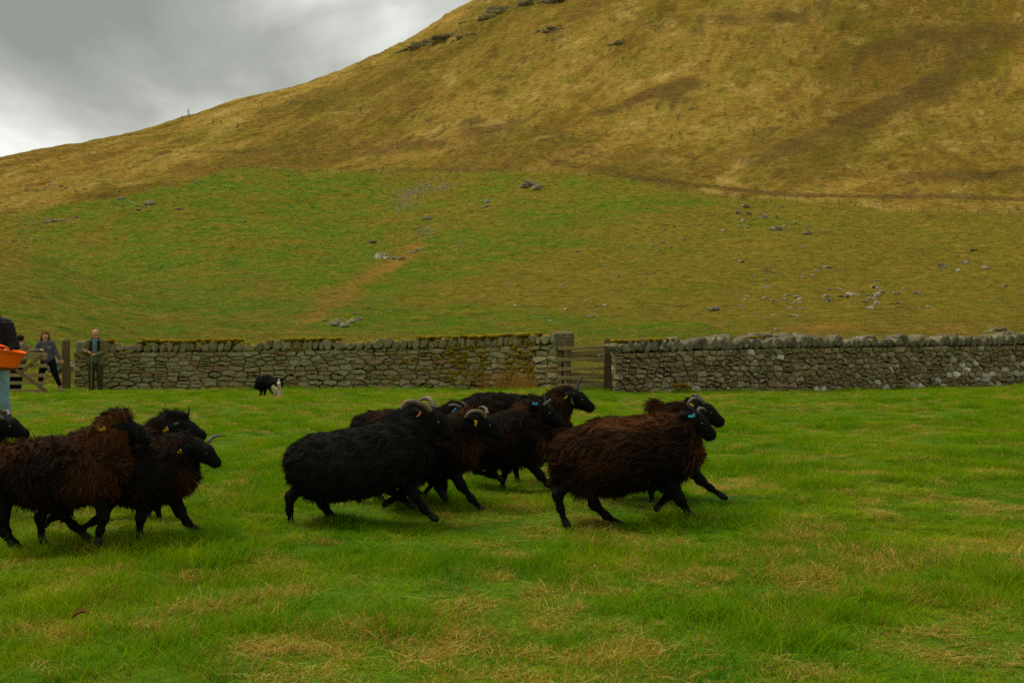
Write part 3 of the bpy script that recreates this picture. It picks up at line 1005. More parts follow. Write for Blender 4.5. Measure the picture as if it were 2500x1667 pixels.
# ------------------------------------------------------------------ grass scattering
def blade_mesh(name, seed, n, R, hmin, hmax, wd, lean, flat, mat, segs=3):
    rg = np.random.default_rng(seed)
    V = []; Fq = []; H = []; RN = []
    for i in range(n):
        a = rg.uniform(0, 6.283); r = R * math.sqrt(rg.random())
        b = np.array([r * math.cos(a), r * math.sin(a), -.015])
        h = rg.uniform(hmin, hmax) * (1 - .35 * (r / R) ** 2)
        la = rg.uniform(0, 6.283) if flat > .6 else a + rg.normal() * 1.3
        d = np.array([math.cos(la), math.sin(la), 0])
        ln = abs(rg.normal(lean, lean * .5)) * h
        fa = rg.uniform(0, 3.14)
        sd = np.array([math.cos(fa), math.sin(fa), 0])
        w_ = wd * rg.uniform(.6, 1.4)
        k0 = len(V); rn = rg.random()
        for k in range(segs):
            t = k / segs
            p = b + np.array([0, 0, h * (t - flat * t * t * .5)]) + d * ln * t ** 1.7
            V += [p - sd * w_ * (1 - t * .75) / 2, p + sd * w_ * (1 - t * .75) / 2]; H += [t, t]; RN += [rn, rn]
        V.append(b + np.array([0, 0, h * (1 - flat * .5)]) + d * ln); H.append(1); RN.append(rn)
        for k in range(segs - 1):
            q = k0 + 2 * k
            Fq.append((q, q + 1, q + 3)); Fq.append((q, q + 3, q + 2))
        q = k0 + 2 * (segs - 1)
        Fq.append((q, q + 1, q + 2))
    me = bpy.data.meshes.new(name)
    me.from_pydata([tuple(map(float, p)) for p in V], [], Fq)
    for an, av in (('h', H), ('rnd', RN)):
        at = me.attributes.new(an, 'FLOAT', 'POINT'); at.data.foreach_set('value', np.array(av, np.float32))
    me.materials.append(mat)
    return me


def scatter(name, variants, pts, rot, scl, ind, label, cat):
    """one stuff object: tuft variants instanced on points that lie on the ground"""
    vc = bpy.data.collections.new(name + '_variants')
    for i, me in enumerate(variants):
        vc.objects.link(bpy.data.objects.new('%s_variant_%02d' % (name, i), me))
    me = bpy.data.meshes.new(name)
    me.vertices.add(len(pts)); me.vertices.foreach_set('co', np.asarray(pts, np.float32).ravel())
    a = me.attributes.new('rot', 'FLOAT_VECTOR', 'POINT'); a.data.foreach_set('vector', np.asarray(rot, np.float32).ravel())
    a = me.attributes.new('scl', 'FLOAT_VECTOR', 'POINT'); a.data.foreach_set('vector', np.asarray(scl, np.float32).ravel())
    a = me.attributes.new('ind', 'INT', 'POINT'); a.data.foreach_set('value', np.asarray(ind, np.int32))
    o = bpy.data.objects.new(name, me); COL.objects.link(o)
    g = bpy.data.node_groups.new(name, 'GeometryNodeTree')
    g.interface.new_socket('Geometry', in_out='INPUT', socket_type='NodeSocketGeometry')
    g.interface.new_socket('Geometry', in_out='OUTPUT', socket_type='NodeSocketGeometry')
    gi = g.nodes.new('NodeGroupInput'); go = g.nodes.new('NodeGroupOutput')
    ip = g.nodes.new('GeometryNodeInstanceOnPoints')
    ci = g.nodes.new('GeometryNodeCollectionInfo')
    ci.inputs['Collection'].default_value = vc
    ci.inputs['Separate Children'].default_value = True
    ci.inputs['Reset Children'].default_value = True
    ip.inputs['Pick Instance'].default_value = True

    def na(nm, t):
        n = g.nodes.new('GeometryNodeInputNamedAttribute'); n.data_type = t; n.inputs['Name'].default_value = nm
        return n.outputs['Attribute']
    g.links.new(gi.outputs[0], ip.inputs['Points'])
    g.links.new(ci.outputs[0], ip.inputs['Instance'])
    g.links.new(na('ind', 'INT'), ip.inputs['Instance Index'])
    g.links.new(na('rot', 'FLOAT_VECTOR'), ip.inputs['Rotation'])
    g.links.new(na('scl', 'FLOAT_VECTOR'), ip.inputs['Scale'])
    g.links.new(ip.outputs[0], go.inputs[0])
    md = o.modifiers.new('scatter', 'NODES'); md.node_group = g
    tag(o, label, cat, kind='stuff')
    return o


GV = [blade_mesh('turf', 10 + i, 80, .19, .030, .085, .0048, .6, .3, M_BLADE) for i in range(5)]
GV += [blade_mesh('long', 30 + i, 75, .12, .07, .145, .0050, .8, .5, M_BLADE, 4) for i in range(4)]
GV += [blade_mesh('straw', 50 + i, 120, .15, .035, .095, .0050, 1.25, .9, M_STRAW, 4) for i in range(4)]
GV += [blade_mesh('stalk', 70 + i, 6, .12, .10, .20, .0032, 1.5, .7, M_STRAW, 4) for i in range(3)]
rg = np.random.default_rng(4)
pts = []
for (a, b, dens) in [(2.2, 5, 140), (5, 8, 140), (8, 12, 105), (12, 20, 60), (20, 40, 36)]:
    area = 1.30 * .5 * (b * b - a * a) + 2 * (b - a)
    n = int(area * dens)
    yy = np.sqrt(rg.uniform(a * a, b * b, n))
    xx = rg.uniform(-1, 1, n) * (yy * .62 + 1)
    pts.append(np.stack([xx, yy], 1))
pts = np.concatenate(pts)
# explicit tan clumps seen in the field: photo x, y, radius in metres, strength
CL = [(530, 1210, .22, 1), (2120, 1168, .28, 1), (2090, 1190, .25, .7), (2385, 1335, .30, .9), (1600, 1318, .30, 1), (1465, 1293, .16, 1), (960, 1518, .22, .9), (1080, 1515, .25, 1), (1110, 1548, .2, .9), (540, 1475, .24, 1), (605, 1605, .2, 1), (1230, 1240, .25, .8), (1490, 1188, .25, .8),
      (250, 1010, .9, .6), (420, 1012, .8, .6), (330, 1020, .8, .6), (560, 950, 1.2, .5), (1600, 985, 1.0, .6), (1700, 1000, .9, .6), (1450, 990, .8, .6), (2290, 1230, .35, .8), (2400, 1240, .4, .8), (2010, 1210, .15, 1), (1960, 1275, .2, .8), (2170, 1375, .35, .6), (1900, 1370, .35, .6),
      (1700, 1420, .4, .5), (2000, 1430, .3, .6), (640, 1590, .2, .7), (770, 1530, .25, .5), (1370, 1430, .3, .7), (1500, 1560, .3, .5), (2230, 1560, .25, .7), (1560, 1630, .2, .6), (1250, 1640, .3, .5), (1960, 1640, .3, .5), (2400, 1590, .25, .5), (250, 1370, .25, .4), (160, 1400, .2, .5), (1880, 1125, .3, .6), (1990, 1120, .3, .6), (1240, 1330, .2, .5), (700, 1600, .3, .5), (390, 1500, .15, .5), (900, 990, .6, .5), (1000, 985, .5, .4)]
straw = (.08 * sstep(.50, .66, fbm(pts[:, 0] * .9, pts[:, 1] * .75, 91, 4)) + 1.1 * sstep(.58, .66, fbm(pts[:, 0] * 3.6, pts[:, 1] * 3.0, 98, 3)) * (.3 + sstep(.45, .6, fbm(pts[:, 0] * .7, pts[:, 1] * .6, 92, 3)))) * (.45 + .55 * sstep(-1, 2.5, pts[:, 0] / pts[:, 1] * 8)) + .38 * sstep(.57, .68, fbm(pts[:, 0] * 3.1, pts[:, 1] * 2.4, 95, 3))
for (cx_, cy_, r, s_) in CL:
    Yc = F * CH / (cy_ - HY); xc = (cx_ - CX) / F * Yc
    r *= .78
    straw += s_ * 1.15 * np.exp(-(((pts[:, 0] - xc) / r) ** 2 + ((pts[:, 1] - Yc) / (r * 1.2)) ** 2))
straw += .25 * sstep(15, 24, pts[:, 1]) * sstep(.45, .6, fbm(pts[:, 0] * .4, pts[:, 1] * .3, 97, 3))
r1 = rg.random(len(pts)); r2 = rg.random(len(pts))
longm = sstep(.52, .62, fbm(pts[:, 0] * 1.7, pts[:, 1] * 1.4, 93, 3))
nearm = sstep(16, 6, pts[:, 1])
straw = np.minimum(straw * 1.0, .74)
ind = np.where(r1 < straw * .85, np.where(r2 < .93, rg.integers(9, 13, len(pts)), rg.integers(13, 16, len(pts))),
               np.where(r2 < .06 + .62 * longm, rg.integers(5, 9, len(pts)), np.where(r2 > .985, rg.integers(13, 16, len(pts)), rg.integers(0, 5, len(pts)))))
z = gz(pts[:, 0], pts[:, 1])
s1 = rg.uniform(.7, 1.25, len(pts)) * np.clip(pts[:, 1] / 10, .85, 1.05)
hs = s1 * (.28 + 1.5 * sstep(.25, .80, fbm(pts[:, 0] * 1.6, pts[:, 1] * 1.4, 99, 3)))
keep = np.ones(len(pts), bool)
# trodden short turf where the dog, the people and the gates stand
for (qx_, Yk, ry_, rx_) in ((655, 28.2, 2.2, .55), (225, 32.0, 1.2, .5), (120, 31.0, 1.2, .9), (30, 31.0, 1.2, .9)):
    m_ = (np.abs(pts[:, 0] - (qx_ - CX) / F * Yk) < rx_) & (np.abs(pts[:, 1] - Yk) < ry_)
    hs[m_] *= .45
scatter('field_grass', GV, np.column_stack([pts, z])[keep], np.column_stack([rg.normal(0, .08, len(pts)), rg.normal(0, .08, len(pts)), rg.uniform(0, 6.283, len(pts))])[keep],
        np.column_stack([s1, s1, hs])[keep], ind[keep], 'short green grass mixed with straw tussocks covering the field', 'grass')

# tussocks over the hill
def hill_blade_mat(name, cols):
    m, nt, b = new_mat(name)
    rnd = attr(nt, 'rnd').outputs['Fac']
    pos, g = geo_pos(nt)
    c = ramp(nt, rnd, cols)
    c = mixc(nt, 1.0, c, ramp(nt, noise(nt, pos, .12, 3), [(.3, (.75, .8, .8)), (.7, (1.2, 1.15, 1.2))]), 'MULTIPLY')
    nt.links.new(c, b.inputs['Base Color'])
    return m


HB = [hill_blade_mat('hill_tan_blade', [(0, (.23, .140, .014)), (.5, (.37, .235, .030)), (1, (.52, .345, .055))]),
      hill_blade_mat('hill_green_blade', [(0, (.045, .125, .002)), (.6, (.085, .190, .003)), (1, (.19, .24, .008))]),
      hill_blade_mat('hill_olive_blade', [(0, (.10, .095, .006)), (.6, (.20, .17, .012)), (1, (.31, .235, .026))]),
      hill_blade_mat('hill_dark_blade', [(0, (.05, .032, .008)), (.6, (.10, .065, .015)), (1, (.16, .10, .02))]),
      hill_blade_mat('hill_rust_blade', [(0, (.20, .085, .016)), (.6, (.32, .145, .03)), (1, (.42, .21, .05))])]
HV = []
for k, mt in enumerate(HB):
    for j in range(2):
        HV.append(blade_mesh('tussock', 200 + k * 5 + j, 30, .40, .08, .20, .045, 1.0, .5, mt, 2))
rg = np.random.default_rng(8)
NH = 170000
hu = rg.uniform(-.54, .54, NH); hp = hu * F + CX
hyc = pchip(YCX, YC_, hp)
ht = rg.random(NH) ** 1.35
hY = Y0H + 1.5 + ht * (hyc - Y0H - 2)
hz = hill_z(hu, hY)
hpy = HY - (hz - CH) / hY * F
iu = np.clip(np.searchsorted(us, hu), 0, len(us) - 1)
tt_ = (hY - Y0H) / (hyc - Y0H)
it = np.clip(np.searchsorted(ts, tt_), 0, len(ts) - 1)
G_, Ru_, He_, Mo_, Pa_ = (np.clip(a, 0, 1)[it, iu] for a in (green, rust, heath, moss, pasture))
Gn = np.minimum(G_ * .95, .80) + (fbm(hu * hY * .12, hY * .1, 81, 4) - .5) * 1.6
r1 = rg.random(NH)
kind = np.where(Pa_ > .5, np.where(r1 < .62, np.where(Gn > .60, 1, 2), np.where(Gn > .95, 1, 0)), np.where(r1 < .08 + .2 * Mo_, 2, 0))
kind = np.where(rg.random(NH) < Ru_ * .8, 4, kind)
kind = np.where(rg.random(NH) < He_ * .7, 3, kind)
spot = fbm(hu * hY * .35, hY * .2, 141, 3)
kind = np.where((Pa_ < .5) & (rg.random(NH) < .75 * sstep(.60, .70, spot)), 3, kind)
kind = np.where((Pa_ >= .5) & (rg.random(NH) < .35 * sstep(.62, .70, spot)), 2, kind)
kind = np.where(rg.random(NH) < .010, 3, kind)
sc1 = rg.uniform(.35, .95, NH) * np.clip(hY / 170, .55, 1.45)
scatter('hill_tussocks', HV, np.column_stack([hu * hY, hY, hz]), np.column_stack([rg.normal(0, .1, NH), rg.normal(0, .1, NH), rg.uniform(0, 6.28, NH)]),
        np.column_stack([sc1 * 1.25, sc1, sc1 * .62]), kind * 2 + rg.integers(0, 2, NH), 'rough grass tussocks covering the hillside', 'grass')


# tall rushes by the wall and sprigs in the field
def rush_clump(qx, qy, hgt, wd, n, mat, label, seed):
    Y = F * CH / (qy - HY); p = px(qx, qy, Y)
    me = blade_mesh('rush_clump', seed, n, wd, hgt * .5, hgt, (.007 if Y > 20 else .005), .3, .15, mat, 3)
    o = bpy.data.objects.new('rush_clump', me); COL.objects.link(o)
    o.location = (p[0], Y, float(gz(p[0], Y)))
    tag(o, label, 'rushes')


for i, (a, b_, h_, w_, n_, lab) in enumerate([(1196, 951, 0.78, .38, 190, 'orange dry rush clump furthest left before the mossy wall end'), (1236, 953, 1.00, .40, 260, 'tallest orange dry rush clump before the mossy wall end'), (1282, 955, 0.88, .36, 210, 'orange dry rush clump nearest the small gate'), (1258, 952, .5, .3, 80, 'short dry rush clump between the taller orange clumps'),
                                             (583, 950, .50, .14, 40, 'thin dry rush clump left of the black and white dog'), (815, 947, .42, .25, 60, 'low dry rush clump at the wall foot right of the dog'), (760, 947, .32, .2, 40, 'small dry rush clump at the wall foot nearest the dog')]):
    rush_clump(a, b_, h_, w_, n_, M_RUSH, lab, 400 + i)
rush_clump(1880, 1092, .20, .09, 26, M_SAPLING, 'thin upright green rush sprig standing alone in the field', 420)
rush_clump(545, 952, .3, .25, 50, M_SAPLING, 'green weed tuft at the wall foot left of the dog', 421)
#rush_clump(2130, 1222, .16, .10, 20, M_STRAW, 'pale bent straw stalks sticking up at the right', 422)


def leaf(qx, qy, L, mat, label, rz, curl=.5):
    Y = F * CH / (qy - HY); p = px(qx, qy, Y)
    V = []; Fc = []
    for k in range(6):
        t = k / 5
        w_ = L * .22 * math.sin(math.pi * (.12 + .8 * t))
        zz = .03 + L * curl * math.sin(t * 2.6) * .5
        for (s_, dz) in ((-1, .012), (0, 0), (1, .012)):
            V.append((L * (t - .5), s_ * w_, zz + dz))
    for k in range(5):
        for j in range(2):
            q = k * 3 + j
            Fc.append((q, q + 1, q + 4, q + 3))
    o = mesh_obj('fallen_leaf', V, Fc, mat, None, True)
    md = o.modifiers.new('s', 'SOLIDIFY'); md.thickness = .003
    o.location = (p[0], Y, float(gz(p[0], Y)) + .03); o.rotation_euler = (.25, 0, rz)
    tag(o, label, 'leaf')


leaf(198, 1532, .065, M_DEADLEAF, 'curled brown dead leaf lying alone in the lower left grass', .2, .8)

# ------------------------------------------------------------------ wooden gates
gateY = 31.2
gate = empty('hurdle_gate', tuple(px(1430, 957, gateY)))
gb = np.array(gate.location)


def gp(qx, qy, dy=0):
    p = px(qx, qy, gateY + dy); return p - gb


for (qx, y0, y1, w_, dy, m_) in [(1385, 830, 962, .19, .10, M_POST), (1482, 828, 962, .17, .10, M_POST)]:
    v, f = tube([gp(qx, y1, dy), gp(qx + .5, (y0 + y1) / 2, dy), gp(qx, y0, dy)], [w_ * .5, w_ * .52, w_ * .48], 9)
    mesh_obj('post', v, f, m_, gate)
v, f = beam(gp(1424, 956, .06), gp(1424, 838, .06), .10, .06)
mesh_obj('upright', v, f, M_WOOD, gate)
for (y0, y1) in [(851, 848), (878, 876), (901, 899), (922, 921), (941, 941)]:
    v, f = beam(gp(1362, y0), gp(1492, y1), .045, .095)
    mesh_obj('rail', v, f, M_WOOD_H, gate)
tag(gate, 'small wooden hurdle gate closing the gap between the two stone walls', 'gate')
# a second hurdle leaning behind it
hb = empty('timber_hurdle', tuple(px(1440, 957, 33.2)))
hbb = np.array(hb.location)
for (y0, y1) in [(862, 858), (872, 880), (912, 918), (930, 937)]:
    v, f = beam(px(1390, y0 + 2, 33.2) - hbb, px(1488, y1, 33.2) - hbb, .04, .14)
    mesh_obj('rail', v, f, M_WOOD_H, hb)
v, f = beam(px(1405, 950, 33.26) - hbb, px(1405, 855, 33.26) - hbb, .10, .06)
mesh_obj('upright', v, f, M_WOOD, hb)
tag(hb, 'rough timber hurdle seen through the bars behind the small gate', 'hurdle')

GY = 30.9
fg = empty('field_gate', tuple(px(119, 960, GY)))
fgb = np.array(fg.location)


def fp(qx, qy, dy=0):
    # the gate stands ajar: its hinge end is further away
    return px(qx, qy, GY + dy) - fgb


v, f = beam(fp(119, 960), fp(119, 854), .11, .09); mesh_obj('stile', v, f, M_WOOD, fg)
v, f = beam(fp(-118, 958, .8), fp(-118, 852, .8), .11, .09); mesh_obj('stile', v, f, M_WOOD, fg)
for k, (y0, h_) in enumerate([(864, .075), (873, .10), (893, .10), (916, .095), (935, .085), (954, .095)]):
    v, f = beam(fp(-118, y0 - 1, .8), fp(114.5, y0, .0), .035, h_); mesh_obj('bar', v, f, M_WOOD_H, fg)
v, f = beam(fp(114, 955, -.045), fp(20, 888, .32), .03, .09); mesh_obj('brace', v, f, M_WOOD, fg)
v, f = beam(fp(48, 912, .20), fp(100, 868, .0), .03, .08); mesh_obj('brace', v, f, M_WOOD, fg)
v, f = beam(fp(20, 888, .30), fp(-118, 955, .78), .03, .09); mesh_obj('brace', v, f, M_WOOD, fg)
tag(fg, 'weathered five bar field gate standing open at the left edge', 'gate')
v, f = tube([(0, 0, -.3), (.01, 0, .5), (-.005, 0, 1.1), (0, 0, 1.47), (0, 0, 1.5)], [.125, .12, .115, .11, .09], 12)
o = mesh_obj('gate_post', v, f, M_POST)
p = px(161, 957, 32.6); o.location = (p[0], 32.6, -.03)
tag(o, 'thick round weathered gate post between the woman and the wall end', 'post')


# ------------------------------------------------------------------ implicit surfaces for bodies
def rcone(a, b, ra, rb, tg, k=.04):
    return ('c', np.array(a, float), np.array(b, float), ra, rb, tg, k)


def ell(c, r, tg, k=.04, rot=None):
    return ('e', np.array(c, float), np.array(r, float), rot, None, tg, k)


def sdf_mesh(prims, vox, pad=.05):
    lo = np.full(3, 1e9); hi = -lo
    for p in prims:
        if p[0] == 'c':
            m = max(p[3], p[4]); a = np.minimum(p[1], p[2]) - m; b = np.maximum(p[1], p[2]) + m
        elif p[0] == 'e':
            m = p[2].max(); a = p[1] - m; b = p[1] + m
        else:
            xs, zt, zb, hw = p[1]; a = np.array([xs[0], -hw.max(), zb.min()]); b = np.array([xs[-1], hw.max(), zt.max()])
        lo = np.minimum(lo, a); hi = np.maximum(hi, b)
    lo -= pad; hi += pad
    n = np.ceil((hi - lo) / vox).astype(int) + 1
    D = np.full(n, 1.0, np.float32); B = np.full(n, 1.0, np.float32); Tg = np.zeros(n, np.int8)
    ax_ = [lo[i] + vox * np.arange(n[i]) for i in range(3)]
    for p in prims:
        k = p[6]; mg = k + 3 * vox
        if p[0] == 'c':
            m = max(p[3], p[4]); a = np.minimum(p[1], p[2]) - m - mg; b = np.maximum(p[1], p[2]) + m + mg
        elif p[0] == 'e':
            m = p[2].max(); a = p[1] - m - mg; b = p[1] + m + mg
        else:
            a, b = lo, hi
        i0 = np.clip(np.floor((a - lo) / vox).astype(int), 0, n - 1); i1 = np.clip(np.ceil((b - lo) / vox).astype(int) + 1, 1, n)
        sl_ = tuple(slice(i0[j], i1[j]) for j in range(3))
        X, Yg, Z = np.meshgrid(ax_[0][sl_[0]], ax_[1][sl_[1]], ax_[2][sl_[2]], indexing='ij')
        if p[0] == 'c':
            ab = p[2] - p[1]; L2 = max(ab @ ab, 1e-9)
            rx, ry, rz = X - p[1][0], Yg - p[1][1], Z - p[1][2]
            t = np.clip((rx * ab[0] + ry * ab[1] + rz * ab[2]) / L2, 0, 1)
            d = np.sqrt((rx - t * ab[0]) ** 2 + (ry - t * ab[1]) ** 2 + (rz - t * ab[2]) ** 2) - (p[3] + t * (p[4] - p[3]))
        elif p[0] == 'e':
            q = np.stack([X - p[1][0], Yg - p[1][1], Z - p[1][2]], -1)
            if p[3] is not None: q = q @ p[3]
            r = p[2]; k0 = np.linalg.norm(q / r, axis=-1); k1 = np.linalg.norm(q / (r * r), axis=-1)
            d = np.where(k1 > 1e-6, k0 * (k0 - 1) / np.maximum(k1, 1e-6), -r.min())
        else:
            xs, zt, zb, hw = p[1]
            xc = np.clip(X, xs[0], xs[-1])
            x1 = np.clip(ax_[0][sl_[0]], xs[0], xs[-1])
            T_, B_, W_ = (pchip(xs, q, x1)[:, None, None] for q in (zt, zb, hw))
            zc = (T_ + B_) / 2; hz_ = np.maximum((T_ - B_) / 2, .01); W_ = np.maximum(W_, .01)
            e = np.sqrt(((Z - zc) / hz_) ** 2 + (Yg / W_) ** 2)
            d = (e - 1) * np.minimum(hz_, W_)
            dx = np.abs(X - xc)
            d = np.where(dx > 0, np.sqrt(np.maximum(d, 0) ** 2 + dx ** 2), d)
        d = d.astype(np.float32)
        Ds = D[sl_]; Bs = B[sl_]; Ts = Tg[sl_]
        h = np.maximum(k - np.abs(Ds - d), 0) / k
        D[sl_] = np.minimum(Ds, d) - h * h * k * .25
        m_ = d < Bs
        B[sl_] = np.where(m_, d, Bs); Tg[sl_] = np.where(m_, p[5], Ts)
    S = D < 0
    # surface nets
    c = [D[a:n[0] - 1 + a, b:n[1] - 1 + b, e:n[2] - 1 + e] for a in (0, 1) for b in (0, 1) for e in (0, 1)]
    sg = [q < 0 for q in c]
    cnt = sum(q.astype(np.int8) for q in sg)
    act = (cnt > 0) & (cnt < 8)
    idx = np.full(act.shape, -1, np.int64); na = int(act.sum()); idx[act] = np.arange(na)
    cv = np.stack([q[act] for q in c], 1)
    offs = np.array([(a, b, e) for a in (0, 1) for b in (0, 1) for e in (0, 1)], float)
    acc = np.zeros((na, 3)); w_ = np.zeros(na)
    for i in range(8):
        for j in range(i + 1, 8):
            if np.abs(offs[i] - offs[j]).sum() != 1: continue
            a, b = cv[:, i], cv[:, j]; x = (a < 0) != (b < 0)
            t = np.where(x, a / np.where(x, a - b, 1), 0)
            acc += np.where(x[:, None], offs[i] + t[:, None] * (offs[j] - offs[i]), 0); w_ += x
    pos = np.argwhere(act)
    V = lo + vox * (pos + acc / w_[:, None])
    vt = Tg[:-1, :-1, :-1][act]
    Q = []
    for axn in range(3):
        s0 = [slice(1, -1)] * 3; s1 = [slice(1, -1)] * 3
        s0[axn] = slice(0, n[axn] - 1); s1[axn] = slice(1, n[axn])
        a, b = S[tuple(s0)], S[tuple(s1)]
        e = np.argwhere(a != b)
        if not len(e): continue
        fl = a[tuple(e.T)]
        o_ = np.ones(3, int); o_[axn] = 0
        e = e + o_
        u, v = (axn + 1) % 3, (axn + 2) % 3
        du = np.zeros(3, int); du[u] = 1; dv = np.zeros(3, int); dv[v] = 1
        q = np.stack([idx[tuple((e - du - dv).T)], idx[tuple((e - dv).T)], idx[tuple(e.T)], idx[tuple((e - du).T)]], 1)
        q = np.where(fl[:, None], q, q[:, ::-1])
        Q.append(q)
    Q = np.concatenate(Q)
    Q = Q[(Q >= 0).all(1)]
    return V, Q, vt


def vnormals(V, Q):
    nrm = np.cross(V[Q[:, 2]] - V[Q[:, 0]], V[Q[:, 3]] - V[Q[:, 1]])
    out_ = np.zeros_like(V)
    for k in range(4):
        np.add.at(out_, Q[:, k], nrm)
    return out_ / np.maximum(np.linalg.norm(out_, axis=1, keepdims=True), 1e-9)


def smooth_mesh(V, Q, it=2):
    for _ in range(it):
        a = np.zeros_like(V); c = np.zeros(len(V))
        for k in range(4):
            np.add.at(a, Q[:, k], V[Q[:, (k + 1) % 4]] + V[Q[:, (k + 3) % 4]]); np.add.at(c, Q[:, k], 2)
        V = V * .5 + .5 * a / np.maximum(c, 1)[:, None]
    return V


def strands(V, Nn, rust_, rg, n, L, wd, comb, lift, clump, cell, swirl):
    """tapered curved wool locks rooted on the skin: vertices, faces and the two colour attributes"""
    pick = rg.integers(0, len(V), n)
    nr = Nn[pick]
    root = V[pick] + rg.normal(size=(n, 3)) * .006 - nr * .008
    ru = rust_[pick]
    key = np.floor(root / cell).astype(np.int64)
    hx = _hash(key[:, 0] * 7 + key[:, 1] * 131, key[:, 2] * 17 + 5, 3); hy = _hash(key[:, 0] * 13 + 7, key[:, 1] * 29 + key[:, 2] * 101, 5); hz_ = _hash(key[:, 2] * 31 + key[:, 0], key[:, 1] * 3 + 11, 9)
    jit = np.stack([hx, hy, hz_], 1) - .5
    sw = np.stack([vnoise(root[:, 0] * 9, root[:, 2] * 9, 1), vnoise(root[:, 0] * 9 + 50, root[:, 2] * 9, 2), vnoise(root[:, 0] * 9, root[:, 2] * 9 + 50, 3)], 1) - .5
    cb = np.array(comb) + sw * swirl + jit * swirl * .8
    tan = cb - nr * np.sum(cb * nr, 1, keepdims=True)
    ln = L * rg.uniform(.6, 1.25, n)[:, None] * (.75 + .5 * hx[:, None])
    d0 = nr * lift + tan * (1 - lift); d0 /= np.maximum(np.linalg.norm(d0, axis=1, keepdims=True), 1e-6)
    tip = root + d0 * ln
    ctr = (key + .5) * cell
    ctr = root + (ctr - root) - nr * np.sum((ctr - root) * nr, 1, keepdims=True)
    tip = tip * (1 - clump) + (ctr + d0 * ln) * clump
    tip[:, 2] -= ln[:, 0] * .16
    mid = root * .5 + tip * .5 + nr * ln * .13 + rg.normal(size=(n, 3)) * .004
    side = np.cross(d0, nr + rg.normal(size=(n, 3)) * .5); side /= np.maximum(np.linalg.norm(side, axis=1, keepdims=True), 1e-6)
    w_ = wd * rg.uniform(.6, 1.4, n)[:, None]
    levels = []
    for t, ws in ((0, 1.0), (.36, .9), (.72, .55)):
        p = root * (1 - t) ** 2 + mid * 2 * t * (1 - t) + tip * t * t
        levels += [p - side * w_ * ws * .5, p + side * w_ * ws * .5]
    levels.append(tip)
    W = np.stack(levels, 1)                       # n,7,3
    b = np.arange(n)[:, None] * 7
    T = np.concatenate([b + np.array([[0, 1, 3]]), b + np.array([[0, 3, 2]]), b + np.array([[2, 3, 5]]), b + np.array([[2, 5, 4]]), b + np.array([[4, 5, 6]])])
    rn = rg.random(n)
    return W.reshape(-1, 3), T, np.repeat(ru, 7), np.repeat(rn, 7)


# ------------------------------------------------------------------ sheep
def ground_Y(qx, qy):
    Y = F * CH / (qy - HY)
    for _ in range(6):
        Y = F * (CH - float(gz((qx - CX) / F * Y, Y))) / (qy - HY)
    return Y


